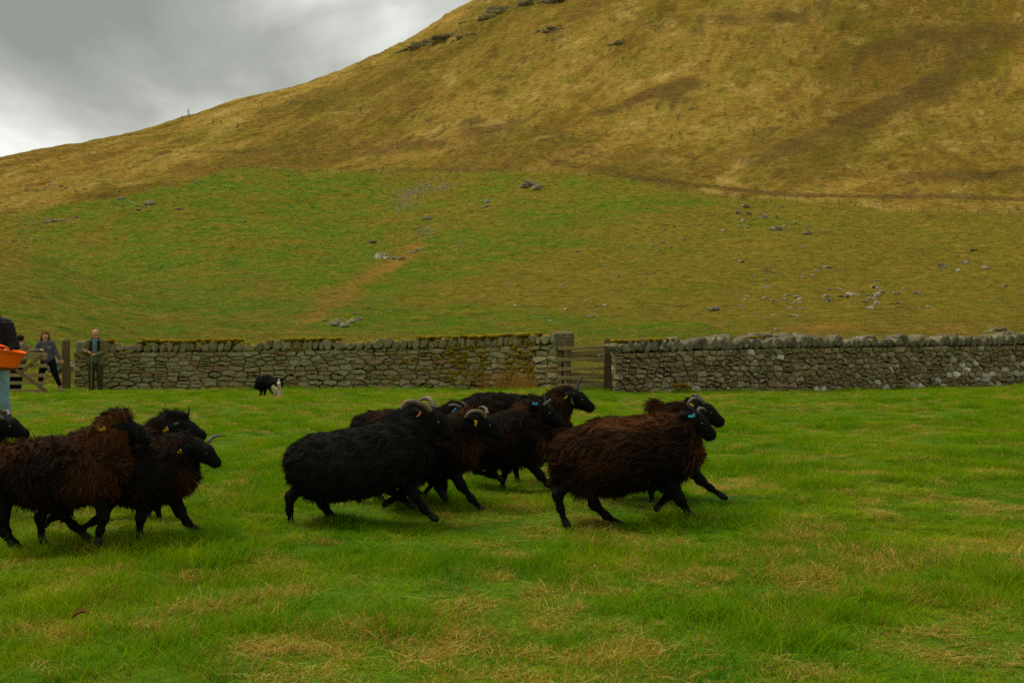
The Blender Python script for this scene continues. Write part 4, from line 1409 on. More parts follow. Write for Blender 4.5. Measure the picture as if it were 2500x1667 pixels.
def sheep(label, yg, x0, top, bot, neck, poll, nose, legs, horns=(), tags=(), black=(.0098, .0076, .0058), rustc=(.090, .032, .0085), amount=1.0, rust=(), base=.1, wid=.23, ns=7000, L=.065, wd=.010,
          comb=(-.75, 0, -.55), lift=.42, swirl=1.0, seed=0, extra=(), clump=.6):
    rg = np.random.default_rng(seed + 70)
    Y = ground_Y(x0, yg); sc = F / Y
    root = empty('sheep', ((x0 - CX) / F * Y, Y, CH - (yg - HY) / F * Y + .012))

    def l(q, y=0.0):
        return np.array([(q[0] - x0) / sc, y, (yg - q[1]) / sc])
    tx = np.array([l(q) for q in top]); bx = np.array([l(q) for q in bot])
    xs = np.linspace(min(tx[0, 0], bx[0, 0]), max(tx[-1, 0], bx[-1, 0]), 26)
    zt = np.interp(xs, tx[:, 0], tx[:, 2]); zb = np.interp(xs, bx[:, 0], bx[:, 2])
    hgt = np.maximum(zt - zb, .02)
    hw = wid * np.clip(hgt / (hgt.max() * .92), .05, 1) ** .8
    # strands add bulk: keep the skin a little inside
    prims = [('l', (xs, zt - .015, zb + .03, hw), None, 0, 0, 0, .07)]
    neck = list(neck)
    hd = l(nose) - l(poll); hd = hd / np.linalg.norm(hd) * sc
    q_ = neck[-1]; neck[-1] = (q_[0] - hd[0] * .035, q_[1] + hd[2] * .035, q_[2] * .80)
    for i in range(len(neck) - 1):
        a, b = neck[i], neck[i + 1]
        prims.append(rcone(l(a[:2]), l(b[:2]), a[2], b[2], 0, .09))
    for a, b, ra, rb in extra:
        prims.append(rcone(l(a), l(b), ra, rb, 0, .06))
    P = l(poll); Nz = l(nose); ax3 = Nz - P; Lh = np.linalg.norm(ax3); a = ax3 / Lh
    n = np.array([-a[2], 0, a[0]]); s = Lh / .27
    yv = np.array([0, 1.0, 0])
    prims += [rcone(P + a * .14 * Lh - n * .014 * s, P + a * .40 * Lh - n * .004 * s, .070 * s, .058 * s, 1, .04),
              rcone(P + a * .36 * Lh, Nz - a * .16 * Lh - n * .004 * s, .054 * s, .036 * s, 1, .03),
              rcone(Nz - a * .15 * Lh + n * .006 * s, Nz - a * .075 * Lh + n * .002 * s, .032 * s, .023 * s, 1, .015),
              rcone(Nz - a * .17 * Lh - n * .026 * s, Nz - a * .085 * Lh - n * .024 * s, .022 * s, .016 * s, 1, .012),
              rcone(P + a * .20 * Lh - n * .066 * s, Nz - a * .16 * Lh - n * .028 * s, .042 * s, .020 * s, 1, .03),
              rcone(P + a * .34 * Lh + n * .040 * s, Nz - a * .14 * Lh + n * .018 * s, .026 * s, .017 * s, 1, .03)]
    for sd_ in (-1, 1):      # cheek and nostril wing
        prims.append(rcone(P + a * .34 * Lh - n * .03 * s + yv * sd_ * .03 * s, P + a * .55 * Lh - n * .03 * s + yv * sd_ * .022 * s, .036 * s, .026 * s, 1, .03))
        prims.append(ell(Nz - a * .075 * Lh + n * .004 * s + yv * sd_ * .017 * s, np.array([.014, .010, .011]) * s, 1, .008))
    for sd_ in (-1, 1):
        e0 = P + a * .10 * Lh - n * .015 + yv * sd_ * .06 * s; e1 = P - a * .16 * Lh - n * .045 + yv * sd_ * .155 * s
        prims.append(rcone(e0, (e0 + e1) / 2, .020 * s, .026 * s, 1, .025)); prims.append(rcone((e0 + e1) / 2, e1, .026 * s, .010 * s, 1, .02))
        prims.append(rcone(P + a * .36 * Lh + n * .022 * s + yv * sd_ * .040 * s, P + a * .46 * Lh + n * .020 * s + yv * sd_ * .040 * s, .022 * s, .018 * s, 1, .025))
    feet = []
    for (side_, jp, thick) in legs:
        J = [l(q, side_ * (.105 if i < 2 else .095)) for i, q in enumerate(jp)]
        m = len(J)
        rr = {3: [.044, .024, .018], 4: [.050, .029, .019, .018], 5: [.056, .038, .025, .019, .018]}[m]
        for i in range(m - 1):
            prims.append(rcone(J[i], J[i + 1], rr[i] * thick, rr[i + 1] * thick, 1, .03))
        for i in range(1, m - 1):
            prims.append(ell(J[i], np.array([1, 1, 1]) * rr[i] * thick * 1.14, 1, .02))
        feet.append((J[-2], J[-1], rr[-1] * thick))
    V, Q, vt = sdf_mesh(prims, .0125)
    V = smooth_mesh(V, Q, 1)
    Nn = vnormals(V, Q)
    wool = vt == 0
    V = V + Nn * (wool * ((vnoise(V[:, 0] * 16 + V[:, 1] * 9, V[:, 2] * 16 + V[:, 1] * 7, seed) - .5) * .03))[:, None]
    ru = np.full(len(V), base) + (vnoise(V[:, 0] * 7 + 3, V[:, 2] * 7 + V[:, 1] * 4, seed + 3) - .5) * .35
    for (cx_, cy_, rx_, ry_, am) in rust:
        c = l((cx_, cy_)); ru += am * np.exp(-(((V[:, 0] - c[0]) / (rx_ / sc)) ** 2 + ((V[:, 2] - c[2]) / (ry_ / sc)) ** 2))
    ru = np.clip(ru, 0, 1.2)
    mf = fleece_mat('fleece', black, rustc, amount * .84)
    fm = (vt[Q] == 1).sum(1) >= 2
    mesh_obj('body', V, Q, [mf, M_FACE], root, True, fm.astype(int), {'rust': ru, 'rnd': np.full(len(V), .25)})
    grow = wool & ~(((V - P) @ a > -.02) & (np.linalg.norm((V - P) - np.outer((V - P) @ a, a), axis=1) < .10 * s))
    W, T, r_, n_ = strands(V[grow], Nn[grow], ru[grow], rg, int(ns * 3.0), L * .82, wd * .42, comb, lift * .50, clump * .75, .026, swirl)
    low = grow & (Nn[:, 2] < -.55)
    if low.sum() > 20:       # ragged locks hanging under the belly and chest
        W2, T2, r2_, n2_ = strands(V[low], Nn[low], ru[low], rg, 550, .058, .005, (-.6, 0, -.8), .4, .8, .035, 1.2)
        T = np.concatenate([T, T2 + len(W)]); W = np.concatenate([W, W2]); r_ = np.concatenate([r_, r2_]); n_ = np.concatenate([n_, n2_])
    o = mesh_obj('fleece', W, T, mf, root, False, None, {'rust': r_, 'rnd': n_}); o['kind'] = 'stuff'
    sk = ~wool
    W, T, r_, n_ = strands(V[sk], Nn[sk], ru[sk] * 0, rg, 3200, .016, .0032, (-.3, 0, -.7), .25, .2, .02, .5)
    o = mesh_obj('short_hair', W, T, M_FACE, root, False); o['kind'] = 'stuff'
    for (k0, f0, r0) in feet:
        d = f0 - k0; d /= np.linalg.norm(d)
        fw = np.array([.55, 0, -.25]) if d[2] < -.35 else d
        v, f = tube([f0 - d * .02, f0 + fw * .015 + d * .015, f0 + fw * .05 + d * .028], [r0 * 1.12, r0 * 1.35, r0 * .75], 8)
        mesh_obj('hoof', v, f, M_HOOF, root, True)
    for sd_ in (-1, 1):
        v, f = rock_mesh(4, 1.0, 8, 6)
        e = P + a * .44 * Lh + n * .012 * s + yv * sd_ * .062 * s
        o = mesh_obj('eye', v * .011 * s * np.array([1.1, .8, .8]) + e, f, M_EYE, root, True)
    for (pts_, ys, r0, r1, m_) in horns:
        q = spline([np.append(l(p_)[[0]], [y_, l(p_)[2]]) for p_, y_ in zip(pts_, ys)], 22)
        r0 *= .84
        rad = [r0 + (r1 - r0) * (i / 21) ** 1.3 for i in range(22)]
        v, f = tube(q, rad, 9, True, .05)
        mesh_obj('horn', v, f, m_, root, True)
    for (tp, ang, m_, ty) in tags:
        c = l(tp, ty); ca, sa = math.cos(ang), math.sin(ang)
        R = np.array([[ca, 0, -sa], [0, 1, 0], [sa, 0, ca]])
        v1, f1 = box((0, 0, 0), (.042, .006, .013)); v2, f2 = box((.017, -.004, .009), (.010, .008, .016)); v3, f3 = box((-.0, -.008, 0), (.014, .010, .014))
        v, f = merge([(v1 @ R.T + c, f1), (v2 @ R.T + c, f2), (v3 @ R.T + c, f3)])
        mesh_obj('ear_tag', v, f, m_, root)
    tag(root, label, 'sheep', 'running black sheep')
    return root


nh = -1   # near side of the sheep is towards the camera
# S1 left edge, only the head in view
sheep('black sheep at the far left edge with only its grey-horned head in view', 1262, -120,
      [(-255, 1110), (-240, 1070), (-200, 1050), (-140, 1045), (-60, 1045), (-20, 1050), (5, 1085)], [(-255, 1125), (-240, 1190), (-190, 1210), (-140, 1208), (-60, 1205), (-20, 1180), (5, 1100)],
      [(-40, 1090, .15), (-8, 1050, .10)], (0, 1028), (70, 1070), [(-1, [(-20, 1180), (-10, 1210), (2, 1262)], 1), (1, [(-40, 1190), (-20, 1215), (-48, 1245)], 1), (-1, [(-230, 1190), (-240, 1225), (-232, 1262)], 1), (1, [(-215, 1190), (-200, 1225), (-180, 1258)], 1)],
      horns=[([(14, 1026), (2, 1016), (-16, 1016), (-28, 1030)], [-.05, -.09, -.12, -.13], .019, .008, M_HORN_GREY), ([(16, 1020), (6, 1010), (-10, 1010)], [.05, .09, .12], .018, .008, M_HORN_GREY)], ns=3000, seed=1, base=.15, rust=[(-5, 1080, 25, 30, .5)])
# S2 rusty sheep in front
sheep('rusty brown maned sheep in front at the left, its tail cut by the picture edge', 1338, 160,
      [(-32, 1150), (-22, 1105), (0, 1088), (48, 1072), (97, 1066), (145, 1065), (206, 1060), (250, 1058), (300, 1085), (330, 1120), (338, 1140)], [(-32, 1165), (-15, 1205), (24, 1230), (82, 1250), (145, 1256), (206, 1246), (250, 1238), (291, 1220), (322, 1182), (338, 1150)],
      [(250, 1105, .17), (272, 1064, .115), (290, 1048, .08)], (312, 1040), (366, 1088),
      [(-1, [(30, 1210), (20, 1258), (28, 1296), (48, 1324), (78, 1340)], 1.15), (1, [(110, 1225), (136, 1266), (165, 1293), (190, 1315)], 1.1), (-1, [(262, 1215), (267, 1262), (258, 1293), (252, 1316)], 1.05), (1, [(255, 1230), (240, 1258), (216, 1283), (184, 1301)], 1)],
      tags=[((268, 1050), .15, M_TAG_Y, -.135)], rust=[(250, 1180, 55, 70, .8), (300, 1040, 50, 35, .9), (230, 1060, 60, 40, .55), (330, 1120, 25, 60, .5), (60, 1085, 90, 25, .4), (20, 1100, 40, 40, .4)], base=.24, ns=11000, L=.052, wd=.008, comb=(-.35, 0, -.75), swirl=1.5, lift=.5, seed=2, wid=.25,
      extra=[((260, 1040), (296, 1026), .052, .036)])
# S3 black with small horns
sheep('black sheep with short pale curled horns and yellow tag beside the rusty sheep', 1304, 310,
      [(128, 1140), (140, 1105), (175, 1085), (230, 1080), (300, 1078), (364, 1080), (420, 1080), (460, 1110), (485, 1150), (490, 1170)], [(128, 1160), (145, 1205), (190, 1238), (279, 1244), (330, 1250), (376, 1254), (436, 1234), (473, 1195), (485, 1180), (490, 1172)],
      [(415, 1125, .15), (440, 1105, .11), (464, 1099, .075)], (482, 1088), (537, 1142),
      [(-1, [(362, 1225), (357, 1262), (351, 1300)], 1.12), (1, [(412, 1225), (428, 1258), (446, 1285), (466, 1301)], 1.1), (-1, [(140, 1215), (114, 1262), (119, 1316)], 1.15), (1, [(150, 1215), (118, 1268), (96, 1286)], 1.1)],
      horns=[([(480, 1094), (468, 1099), (462, 1110), (463, 1121)], [-.055, -.08, -.095, -.10], .016, .006, M_HORN_GREY), ([(503, 1086), (512, 1074), (527, 1070), (542, 1073)], [.05, .07, .09, .10], .016, .004, M_HORN_GREY)],
      tags=[((450, 1104), .2, M_TAG_Y, -.13)], rust=[(470, 1190, 25, 50, .7), (420, 1082, 60, 15, .5)], base=.12, ns=7500, L=.050, wd=.007, comb=(-.3, 0, -.7), lift=.5, swirl=1.4, seed=3)
# S4 behind them
sheep('black sheep with one upright thin horn behind the left pair', 1272, 300,
      [(168, 1085), (172, 1062), (194, 1048), (230, 1043), (351, 1046), (388, 1054), (420, 1075), (440, 1110)], [(168, 1100), (180, 1170), (220, 1205), (300, 1210), (380, 1205), (420, 1170), (440, 1120)],
      [(385, 1090, .15), (412, 1050, .10), (432, 1043, .08)], (434, 1038), (503, 1072),
      [(-1, [(390, 1190), (395, 1230), (400, 1270)], 1), (1, [(375, 1190), (365, 1230), (350, 1262)], 1), (-1, [(190, 1190), (180, 1230), (190, 1270)], 1), (1, [(210, 1190), (220, 1230), (240, 1268)], 1)],
      horns=[([(452, 1030), (454, 1018), (455, 1006), (456, 997)], [.04, .055, .065, .07], .014, .003, M_HORN_DARK), ([(448, 1036), (437, 1037), (427, 1041), (420, 1047)], [-.045, -.08, -.095, -.10], .014, .005, M_HORN_GREY)],
      tags=[((417, 1051), .35, M_TAG_Y, -.125)], rust=[(370, 1055, 40, 20, .5)], base=.14, ns=5000, L=.055, wd=.007, lift=.6, seed=4, extra=[((405, 1040), (440, 1030), .05, .045)])
# S5 big black
sheep('largest jet black sheep in the middle, tan horns swept back and orange tag', 1281, 885,
      [(697, 1130), (704, 1098), (718, 1083), (757, 1063), (808, 1053), (859, 1046), (897, 1040), (935, 1030), (980, 1020), (1015, 1030), (1045, 1070), (1058, 1115)], [(697, 1140), (705, 1160), (716, 1198), (757, 1228), (808, 1236), (859, 1228), (910, 1219), (961, 1208), (1012, 1198), (1040, 1165), (1053, 1140), (1058, 1120)],
      [(975, 1085, .19), (1005, 1048, .14), (1028, 1028, .10)], (1040, 1006), (1105, 1074),
      [(-1, [(740, 1190), (716, 1212), (713, 1244), (718, 1279)], 1.12), (1, [(770, 1200), (782, 1236), (798, 1264), (815, 1279)], 1.2), (-1, [(1000, 1180), (1016, 1210), (1036, 1240), (1056, 1259)], 1.1), (1, [(1000, 1195), (972, 1217), (937, 1237)], 1.15)],
      horns=[([(1052, 1006), (1036, 991), (1014, 982), (995, 985), (982, 1001)], [-.05, -.09, -.12, -.14, -.15], .026, .008, M_HORN_TAN), ([(1060, 1002), (1051, 984), (1036, 978), (1018, 984)], [.05, .08, .11, .13], .025, .010, M_HORN_TAN)],
      tags=[((1027, 1013), .8, M_TAG_O, -.14)], black=(.0125, .0120, .0105), base=.0, amount=.5, ns=11500, L=.060, wd=.008, comb=(-.85, 0, -.35), lift=.34, swirl=.9, seed=5, wid=.26)
# S6 hidden behind the black one
sheep('dark brown sheep mostly hidden behind the big black sheep, blue tag and grey horns', 1226, 985,
      [(853, 1080), (858, 1040), (868, 1014), (900, 1004), (960, 1000), (1030, 1004), (1080, 1015), (1110, 1040), (1130, 1080)], [(853, 1095), (865, 1150), (890, 1175), (960, 1180), (1030, 1178), (1080, 1165), (1110, 1130), (1130, 1090)],
      [(1070, 1050, .14), (1100, 1022, .10), (1118, 1016, .08)], (1122, 1014), (1180, 1062),
      [(-1, [(1080, 1150), (1085, 1185), (1090, 1224)], 1), (1, [(1070, 1150), (1060, 1180), (1035, 1210)], 1), (-1, [(880, 1150), (870, 1185), (880, 1224)], 1), (1, [(895, 1150), (905, 1190), (925, 1222)], 1)],
      horns=[([(1134, 1004), (1122, 996), (1110, 991), (1097, 992)], [-.05, -.07, -.09, -.10], .019, .008, M_HORN_GREY), ([(1138, 1000), (1130, 990), (1120, 986)], [.05, .07, .09], .019, .009, M_HORN_GREY)],
      tags=[((1111, 1003), .5, M_TAG_B, -.19)], base=.22, rust=[(930, 1010, 100, 20, .3)], ns=5000, L=.052, seed=6)
# S7 curled horn, yellow tag
sheep('dark sheep with one tan curled horn and yellow tag, head beside the big black sheep', 1243, 1045,
      [(905, 1100), (912, 1060), (930, 1040), (980, 1028), (1040, 1020), (1090, 1018), (1120, 1030), (1160, 1070), (1182, 1095)], [(905, 1115), (920, 1160), (960, 1180), (1040, 1184), (1080, 1180), (1119, 1172), (1152, 1152), (1170, 1125), (1182, 1100)],
      [(1110, 1065, .15), (1140, 1038, .105), (1158, 1030, .085)], (1166, 1020), (1229, 1074),
      [(-1, [(1108, 1150), (1128, 1185), (1152, 1216), (1174, 1240)], 1.1), (1, [(1080, 1150), (1063, 1180), (1066, 1196), (1076, 1213)], 1.1), (-1, [(940, 1165), (955, 1195), (985, 1215), (1003, 1230)], 1.05), (1, [(950, 1160), (980, 1190), (1010, 1205)], 1)],
      horns=[([(1185, 1021), (1176, 1009), (1160, 1005), (1146, 1010), (1138, 1021)], [-.05, -.085, -.11, -.12, -.125], .020, .009, M_HORN_TAN), ([(1189, 1016), (1186, 1004), (1175, 999), (1166, 1003)], [.05, .08, .10, .11], .018, .007, M_HORN_TAN)],
      tags=[((1163, 1034), 1.35, M_TAG_Y, -.13)], rust=[(1165, 1120, 22, 45, .9), (1130, 1005, 40, 20, .5)], base=.16, ns=6500, L=.055, wd=.007, seed=7, comb=(-.6, 0, -.6))
# S8
sheep('dark brown sheep with blue tag running just behind the curl-horned sheep', 1197, 1240,
      [(1120, 1075), (1126, 1045), (1150, 1022), (1189, 1012), (1240, 1002), (1285, 990), (1310, 1010), (1330, 1050), (1340, 1085)], [(1120, 1090), (1130, 1125), (1154, 1150), (1200, 1155), (1249, 1150), (1308, 1146), (1325, 1125), (1336, 1105), (1340, 1090)],
      [(1270, 1042, .15), (1292, 1008, .105), (1308, 998, .085)], (1312, 990), (1372, 1042),
      [(-1, [(1294, 1130), (1318, 1160), (1336, 1180), (1356, 1198)], 1.1), (1, [(1245, 1125), (1237, 1150), (1229, 1172), (1226, 1195)], 1.1), (-1, [(1180, 1130), (1202, 1150), (1218, 1166)], 1.05), (1, [(1150, 1130), (1160, 1155), (1190, 1165)], 1)],
      horns=[([(1331, 993), (1332, 983), (1330, 973), (1334, 960)], [.045, .06, .07, .08], .013, .003, M_HORN_DARK), ([(1326, 992), (1337, 984), (1344, 978)], [-.05, -.06, -.05], .014, .012, M_HORN_GREY)],
      tags=[((1305, 987), -.3, M_TAG_B, -.13)], rust=[(1330, 1095, 18, 40, .7), (1290, 995, 40, 14, .6), (1180, 1012, 60, 12, .3)], base=.2, ns=6000, L=.052, wd=.007, seed=8, comb=(-.5, 0, -.6))
# S9 farthest
sheep('farthest black sheep with one tall upright horn, its head near the small gate', 1176, 1250,
      [(1118, 1010), (1124, 980), (1160, 961), (1204, 957), (1249, 961), (1308, 968), (1345, 975), (1375, 1010), (1395, 1040)], [(1118, 1025), (1130, 1080), (1170, 1110), (1250, 1118), (1310, 1116), (1345, 1096), (1375, 1065), (1395, 1045)],
      [(1345, 1030, .15), (1365, 985, .115), (1380, 975, .09)], (1392, 962), (1451, 1004),
      [(-1, [(1340, 1090), (1345, 1112), (1320, 1132)], 1.05), (1, [(1330, 1090), (1345, 1120), (1348, 1150)], 1), (-1, [(1250, 1100), (1258, 1140), (1264, 1175)], 1.1), (1, [(1180, 1100), (1190, 1135), (1200, 1165)], 1)],
      horns=[([(1411, 962), (1410, 950), (1413, 938), (1425, 921)], [.04, .05, .06, .06], .021, .008, M_HORN_DARK), ([(1400, 963), (1393, 972), (1394, 982), (1400, 990)], [-.055, -.085, -.095, -.095], .017, .008, M_HORN_GREY)],
      tags=[((1380, 971), .6, M_TAG_Y, -.14), ((1387, 961), .3, M_TAG_B, .14)], rust=[(1370, 1050, 30, 50, .55), (1360, 970, 30, 20, .3)], base=.2, ns=6500, L=.055, wd=.008, seed=9, comb=(-.8, 0, -.5), extra=[((1352, 972), (1384, 962), .062, .055)])
# S10 leading brown sheep
sheep('brown shaggy sheep leading at the right, wool blown back and blue tag', 1284, 1540,
      [(1348, 1110), (1353, 1079), (1383, 1050), (1427, 1034), (1487, 1023), (1546, 1018), (1600, 1016), (1650, 1035), (1690, 1075), (1708, 1105)], [(1348, 1130), (1362, 1180), (1390, 1200), (1427, 1222), (1470, 1220), (1517, 1214), (1606, 1200), (1665, 1178), (1695, 1140), (1708, 1115)],
      [(1620, 1075, .17), (1652, 1042, .125), (1672, 1032, .10)], (1676, 1012), (1746, 1074),
      [(-1, [(1390, 1170), (1360, 1206), (1367, 1240), (1377, 1272)], 1.15), (1, [(1440, 1190), (1454, 1240), (1482, 1267), (1512, 1286)], 1.15), (-1, [(1632, 1175), (1655, 1218), (1680, 1258), (1704, 1281)], 1.12), (1, [(1645, 1185), (1638, 1218), (1608, 1246)], 1.15)],
      horns=[([(1702, 1012), (1705, 1002), (1715, 1001), (1721, 1008)], [-.05, -.06, -.055, -.05], .013, .006, M_HORN_GREY), ([(1706, 1008), (1712, 1000), (1722, 1003)], [.05, .06, .06], .012, .006, M_HORN_GREY)],
      tags=[((1680, 1017), .05, M_TAG_B, -.145)], rust=[(1480, 1030, 140, 22, .8), (1440, 1100, 100, 60, .35), (1600, 1010, 60, 30, .6), (1700, 1115, 25, 40, .7), (1430, 1200, 60, 30, .5)], base=.16, rustc=(.105, .039, .011), ns=13000, L=.095, wd=.009, comb=(-1.0, 0, -.25), lift=.30, swirl=1.1, seed=10, wid=.26, clump=.7,
      extra=[((1640, 1018), (1610, 1000), .055, .035), ((1612, 1002), (1592, 985), .03, .012), ((1362, 1120), (1364, 1180), .035, .018)])
# S11 behind the leader
sheep('black sheep with grey curved horn half hidden behind the leading brown sheep', 1222, 1580,
      [(1420, 1070), (1427, 1035), (1451, 1021), (1487, 1016), (1560, 1014), (1630, 1018), (1680, 1035), (1710, 1080), (1726, 1115)], [(1420, 1085), (1435, 1130), (1470, 1155), (1560, 1162), (1630, 1164), (1690, 1158), (1712, 1140), (1720, 1130), (1726, 1118)],
      [(1660, 1065, .15), (1685, 1020, .105), (1698, 1005, .085)], (1702, 992), (1767, 1040),
      [(-1, [(1682, 1145), (1705, 1172), (1728, 1190), (1754, 1208)], 1.1), (1, [(1650, 1140), (1640, 1175), (1620, 1200)], 1.05), (-1, [(1560, 1150), (1585, 1185), (1588, 1222)], 1.1), (1, [(1470, 1140), (1480, 1180), (1500, 1210)], 1)],
      horns=[([(1714, 989), (1702, 977), (1689, 975), (1678, 982), (1674, 992)], [-.05, -.085, -.10, -.11, -.115], .019, .009, M_HORN_GREY), ([(1718, 985), (1708, 973), (1694, 970)], [.05, .08, .10], .018, .010, M_HORN_DARK)],
      tags=[((1684, 993), 1.9, M_TAG_Y, -.125)], rust=[(1715, 1110, 16, 50, .8)], base=.16, ns=6000, L=.052, seed=11)


# ------------------------------------------------------------------ people, dog and what they hold
def pmat(name, c, c2=None, sc=14, rough=.9, b=.006):
    return simple_mat(name, c, c2, sc, rough, b)


M_SKIN = pmat('skin', (.62, .30, .17), (.50, .23, .125), 12, .6, 0)
M_HAIR_G = pmat('hair_grey', (.30, .28, .25), (.16, .15, .13), 30)
M_HAIR_B = pmat('hair_brown', (.085, .045, .022), (.04, .02, .010), 30)
M_HAIR_D = pmat('hair_dark', (.045, .018, .012), (.02, .010, .007), 30)
M_TEAL = pmat('teal_shirt', (.13, .215, .165), (.09, .16, .12))
M_OLIVE = pmat('olive_jacket', (.175, .145, .055), (.10, .082, .03))
M_NAVY = pmat('dark_lining', (.018, .024, .026), (.010, .014, .016))
M_TROUS = pmat('olive_trousers', (.070, .060, .024), (.040, .035, .015))
M_BOOT = pmat('dark_boot', (.030, .022, .014), (.016, .012, .008))
M_GREYJ = pmat('grey_hooded_jacket', (.105, .10, .105), (.060, .058, .062))
M_BLACKT = pmat('black_trousers', (.010, .010, .012), (.006, .006, .007))
M_TANBOOT = pmat('tan_boot', (.38, .23, .11), (.22, .12, .05), 22)
M_FLEECE_TAN = pmat('tan_fleece', (.23, .165, .065), (.14, .10, .04), 22, 1.0, .012)
M_PUFF = pmat('quilted_black_jacket', (.020, .022, .024), (.012, .013, .014), 10, .55)
M_JEANS = pmat('pale_jeans', (.27, .40, .44), (.13, .22, .27), 7)
M_WELLY = pmat('brown_boot', (.11, .075, .030), (.07, .048, .02), 9)
M_TUB = pmat('orange_tub_plastic', (.99, .15, .006), (.96, .13, .005), 5, .45, 0)
M_TUBD = pmat('muddy_tub_base', (.26, .075, .018), (.13, .05, .018), 9, .8)
M_STICK = pmat('stick_wood', (.24, .15, .045), (.14, .085, .025), 18)
M_LOGO = pmat('pale_blue_badge', (.22, .32, .62), (.18, .27, .55), 5)
M_LIP = pmat('mouth', (.22, .06, .045), (.16, .045, .035), 9)


def unit(v):
    v = np.array(v, float); return v / np.linalg.norm(v)


def hand(prims, wrist, d, pn, thumb, tg, curl=1.0):
    """palm, four fingers bent towards pn and a thumb on the given side"""
    wrist = np.array(wrist, float); d = unit(d); pn = unit(pn); s = unit(np.cross(d, pn))
    prims.append(rcone(wrist, wrist + d * .075, .024, .036, tg, .02))
    for i, (o_, L) in enumerate(((-.030, .066), (-.010, .078), (.010, .074), (.029, .058))):
        k = wrist + d * .088 + s * o_
        k2 = k + (d * (1 - .45 * curl) + pn * .75 * curl) * L * .55
        k3 = k2 + (d * (.2 - .8 * curl) + pn * .7) * L * .5
        prims.append(rcone(k, k2, .0105, .0100, tg, .006)); prims.append(rcone(k2, k3, .0098, .0085, tg, .006))
    t0 = wrist + d * .028 + s * thumb * .032
    t1 = t0 + (d * .6 + s * thumb * .5 + pn * .5) * .045
    prims.append(rcone(t0, t1, .0125, .0110, tg, .010)); prims.append(rcone(t1, t1 + (d * .5 + pn * .8 - s * thumb * .2) * .032, .0108, .009, tg, .006))


def face_prims(pr, c, f, skin, s=1.0):
    """head at c looking along unit vector f"""
    c = np.array(c, float); f = unit(f); r = unit(np.cross(f, (0, 0, 1))); up = np.array([0, 0, 1.0])
    pr.append(ell(c + up * .02 * s, np.array([.078, .092, .105]) * s, skin, .02))
    pr.append(rcone(c + f * .035 * s - up * .02 * s, c + f * .052 * s - up * .088 * s, .058 * s, .034 * s, skin, .03))
    pr.append(rcone(c + f * .092 * s + up * .012 * s, c + f * .112 * s - up * .026 * s, .010 * s, .015 * s, skin, .012))
    pr.append(rcone(c + f * .084 * s + up * .030 * s - r * .05 * s, c + f * .084 * s + up * .030 * s + r * .05 * s, .012 * s, .012 * s, skin, .012))
    for sd_ in (-1, 1):
        pr.append(ell(c + r * sd_ * .080 * s - up * .005, np.array([.014, .022, .032]) * s, skin, .01))


def face_parts(root, c, f, s=1.0):
    c = np.array(c, float); f = unit(f); r = unit(np.cross(f, (0, 0, 1))); up = np.array([0, 0, 1.0])
    for sd_ in (-1, 1):
        v, fc = rock_mesh(4, 1.0, 8, 6)
        mesh_obj('eye', v * .0105 * s + c + f * .086 * s + r * sd_ * .032 * s + up * .008 * s, fc, M_HAIR_D, root, True)
    v, fc = tube(spline([c + f * .080 * s - r * .026 * s - up * .052 * s, c + f * .094 * s - up * .055 * s, c + f * .080 * s + r * .026 * s - up * .052 * s], 7), [.004, .006, .007, .008, .007, .006, .004], 6)
    mesh_obj('mouth', v, fc, M_LIP, root, True)


def figure(loc, prims, mats, label, vox=.0115, quilt=None):
    root = empty('person', tuple(loc))
    V, Q, vt = sdf_mesh(prims, vox)
    V = smooth_mesh(V, Q, 1)
    if quilt is not None:
        Nn = vnormals(V, Q)
        V = V + Nn * (((vt == quilt) * (np.abs(np.sin(V[:, 2] * math.pi / .062)) ** .6 - .6) * .012)[:, None])
    fm = np.array([np.bincount(q).argmax() for q in vt[Q]]) if False else np.sort(vt[Q], axis=1)[:, 1]
    mesh_obj('body', V, Q, mats, root, True, fm)
    tag(root, label, 'person')
    return root


# man with a stick in front of the wall end
Ym = 32.7
loc = px(232, 957, Ym); loc[2] = float(gz(loc[0], Ym)) - .01
pr = []
H_ = (.02, -.03, 1.675)
SK, HA, SH, JK, LN, TR, BT = range(7)
face_prims(pr, H_, (0.03, -1, -.03), SK)
pr.append(ell((.02, .018, 1.722), (.089, .098, .088), HA, .012)); pr.append(rcone((-.065, .02, 1.66), (-.062, .02, 1.72), .022, .03, HA, .012)); pr.append(rcone((.105, .02, 1.66), (.102, .02, 1.72), .022, .03, HA, .012))
pr.append(rcone((.02, -.01, 1.60), (.02, 0, 1.48), .056, .066, SK, .03))
pr += [ell((.03, -.01, 1.33), (.165, .115, .22), SH, .05), ell((.03, -.02, 1.06), (.155, .12, .24), SH, .06)]
pr += [ell((.02, .055, 1.20), (.215, .105, .42), JK, .05), rcone((-.15, .0, 1.46), (.19, .0, 1.46), .075, .075, JK, .04)]
pr += [rcone((-.165, -.035, 1.42), (-.170, -.055, .86), .062, .080, JK, .03), rcone((.210, -.035, 1.42), (.220, -.055, .84), .062, .08, JK, .03)]
pr += [rcone((-.075, -.105, 1.47), (-.095, -.135, 1.12), .026, .034, LN, .02), rcone((.125, -.105, 1.47), (.150, -.135, 1.10), .026, .034, LN, .02), rcone((-.07, -.03, 1.53), (.11, -.03, 1.53), .03, .03, LN, .03)]
pr += [rcone((-.185, 0, 1.45), (-.315, -.02, 1.19), .078, .062, JK, .05), rcone((-.315, -.02, 1.19), (-.135, -.235, 1.150), .062, .046, JK, .03)]
pr += [rcone((.225, 0, 1.45), (.300, -.03, 1.16), .078, .062, JK, .05), rcone((.300, -.03, 1.16), (.105, -.235, 1.075), .062, .046, JK, .03)]
hand(pr, (-.115, -.245, 1.145), (1, -.12, -.12), (.2, -.4, -.8), 1, SK)
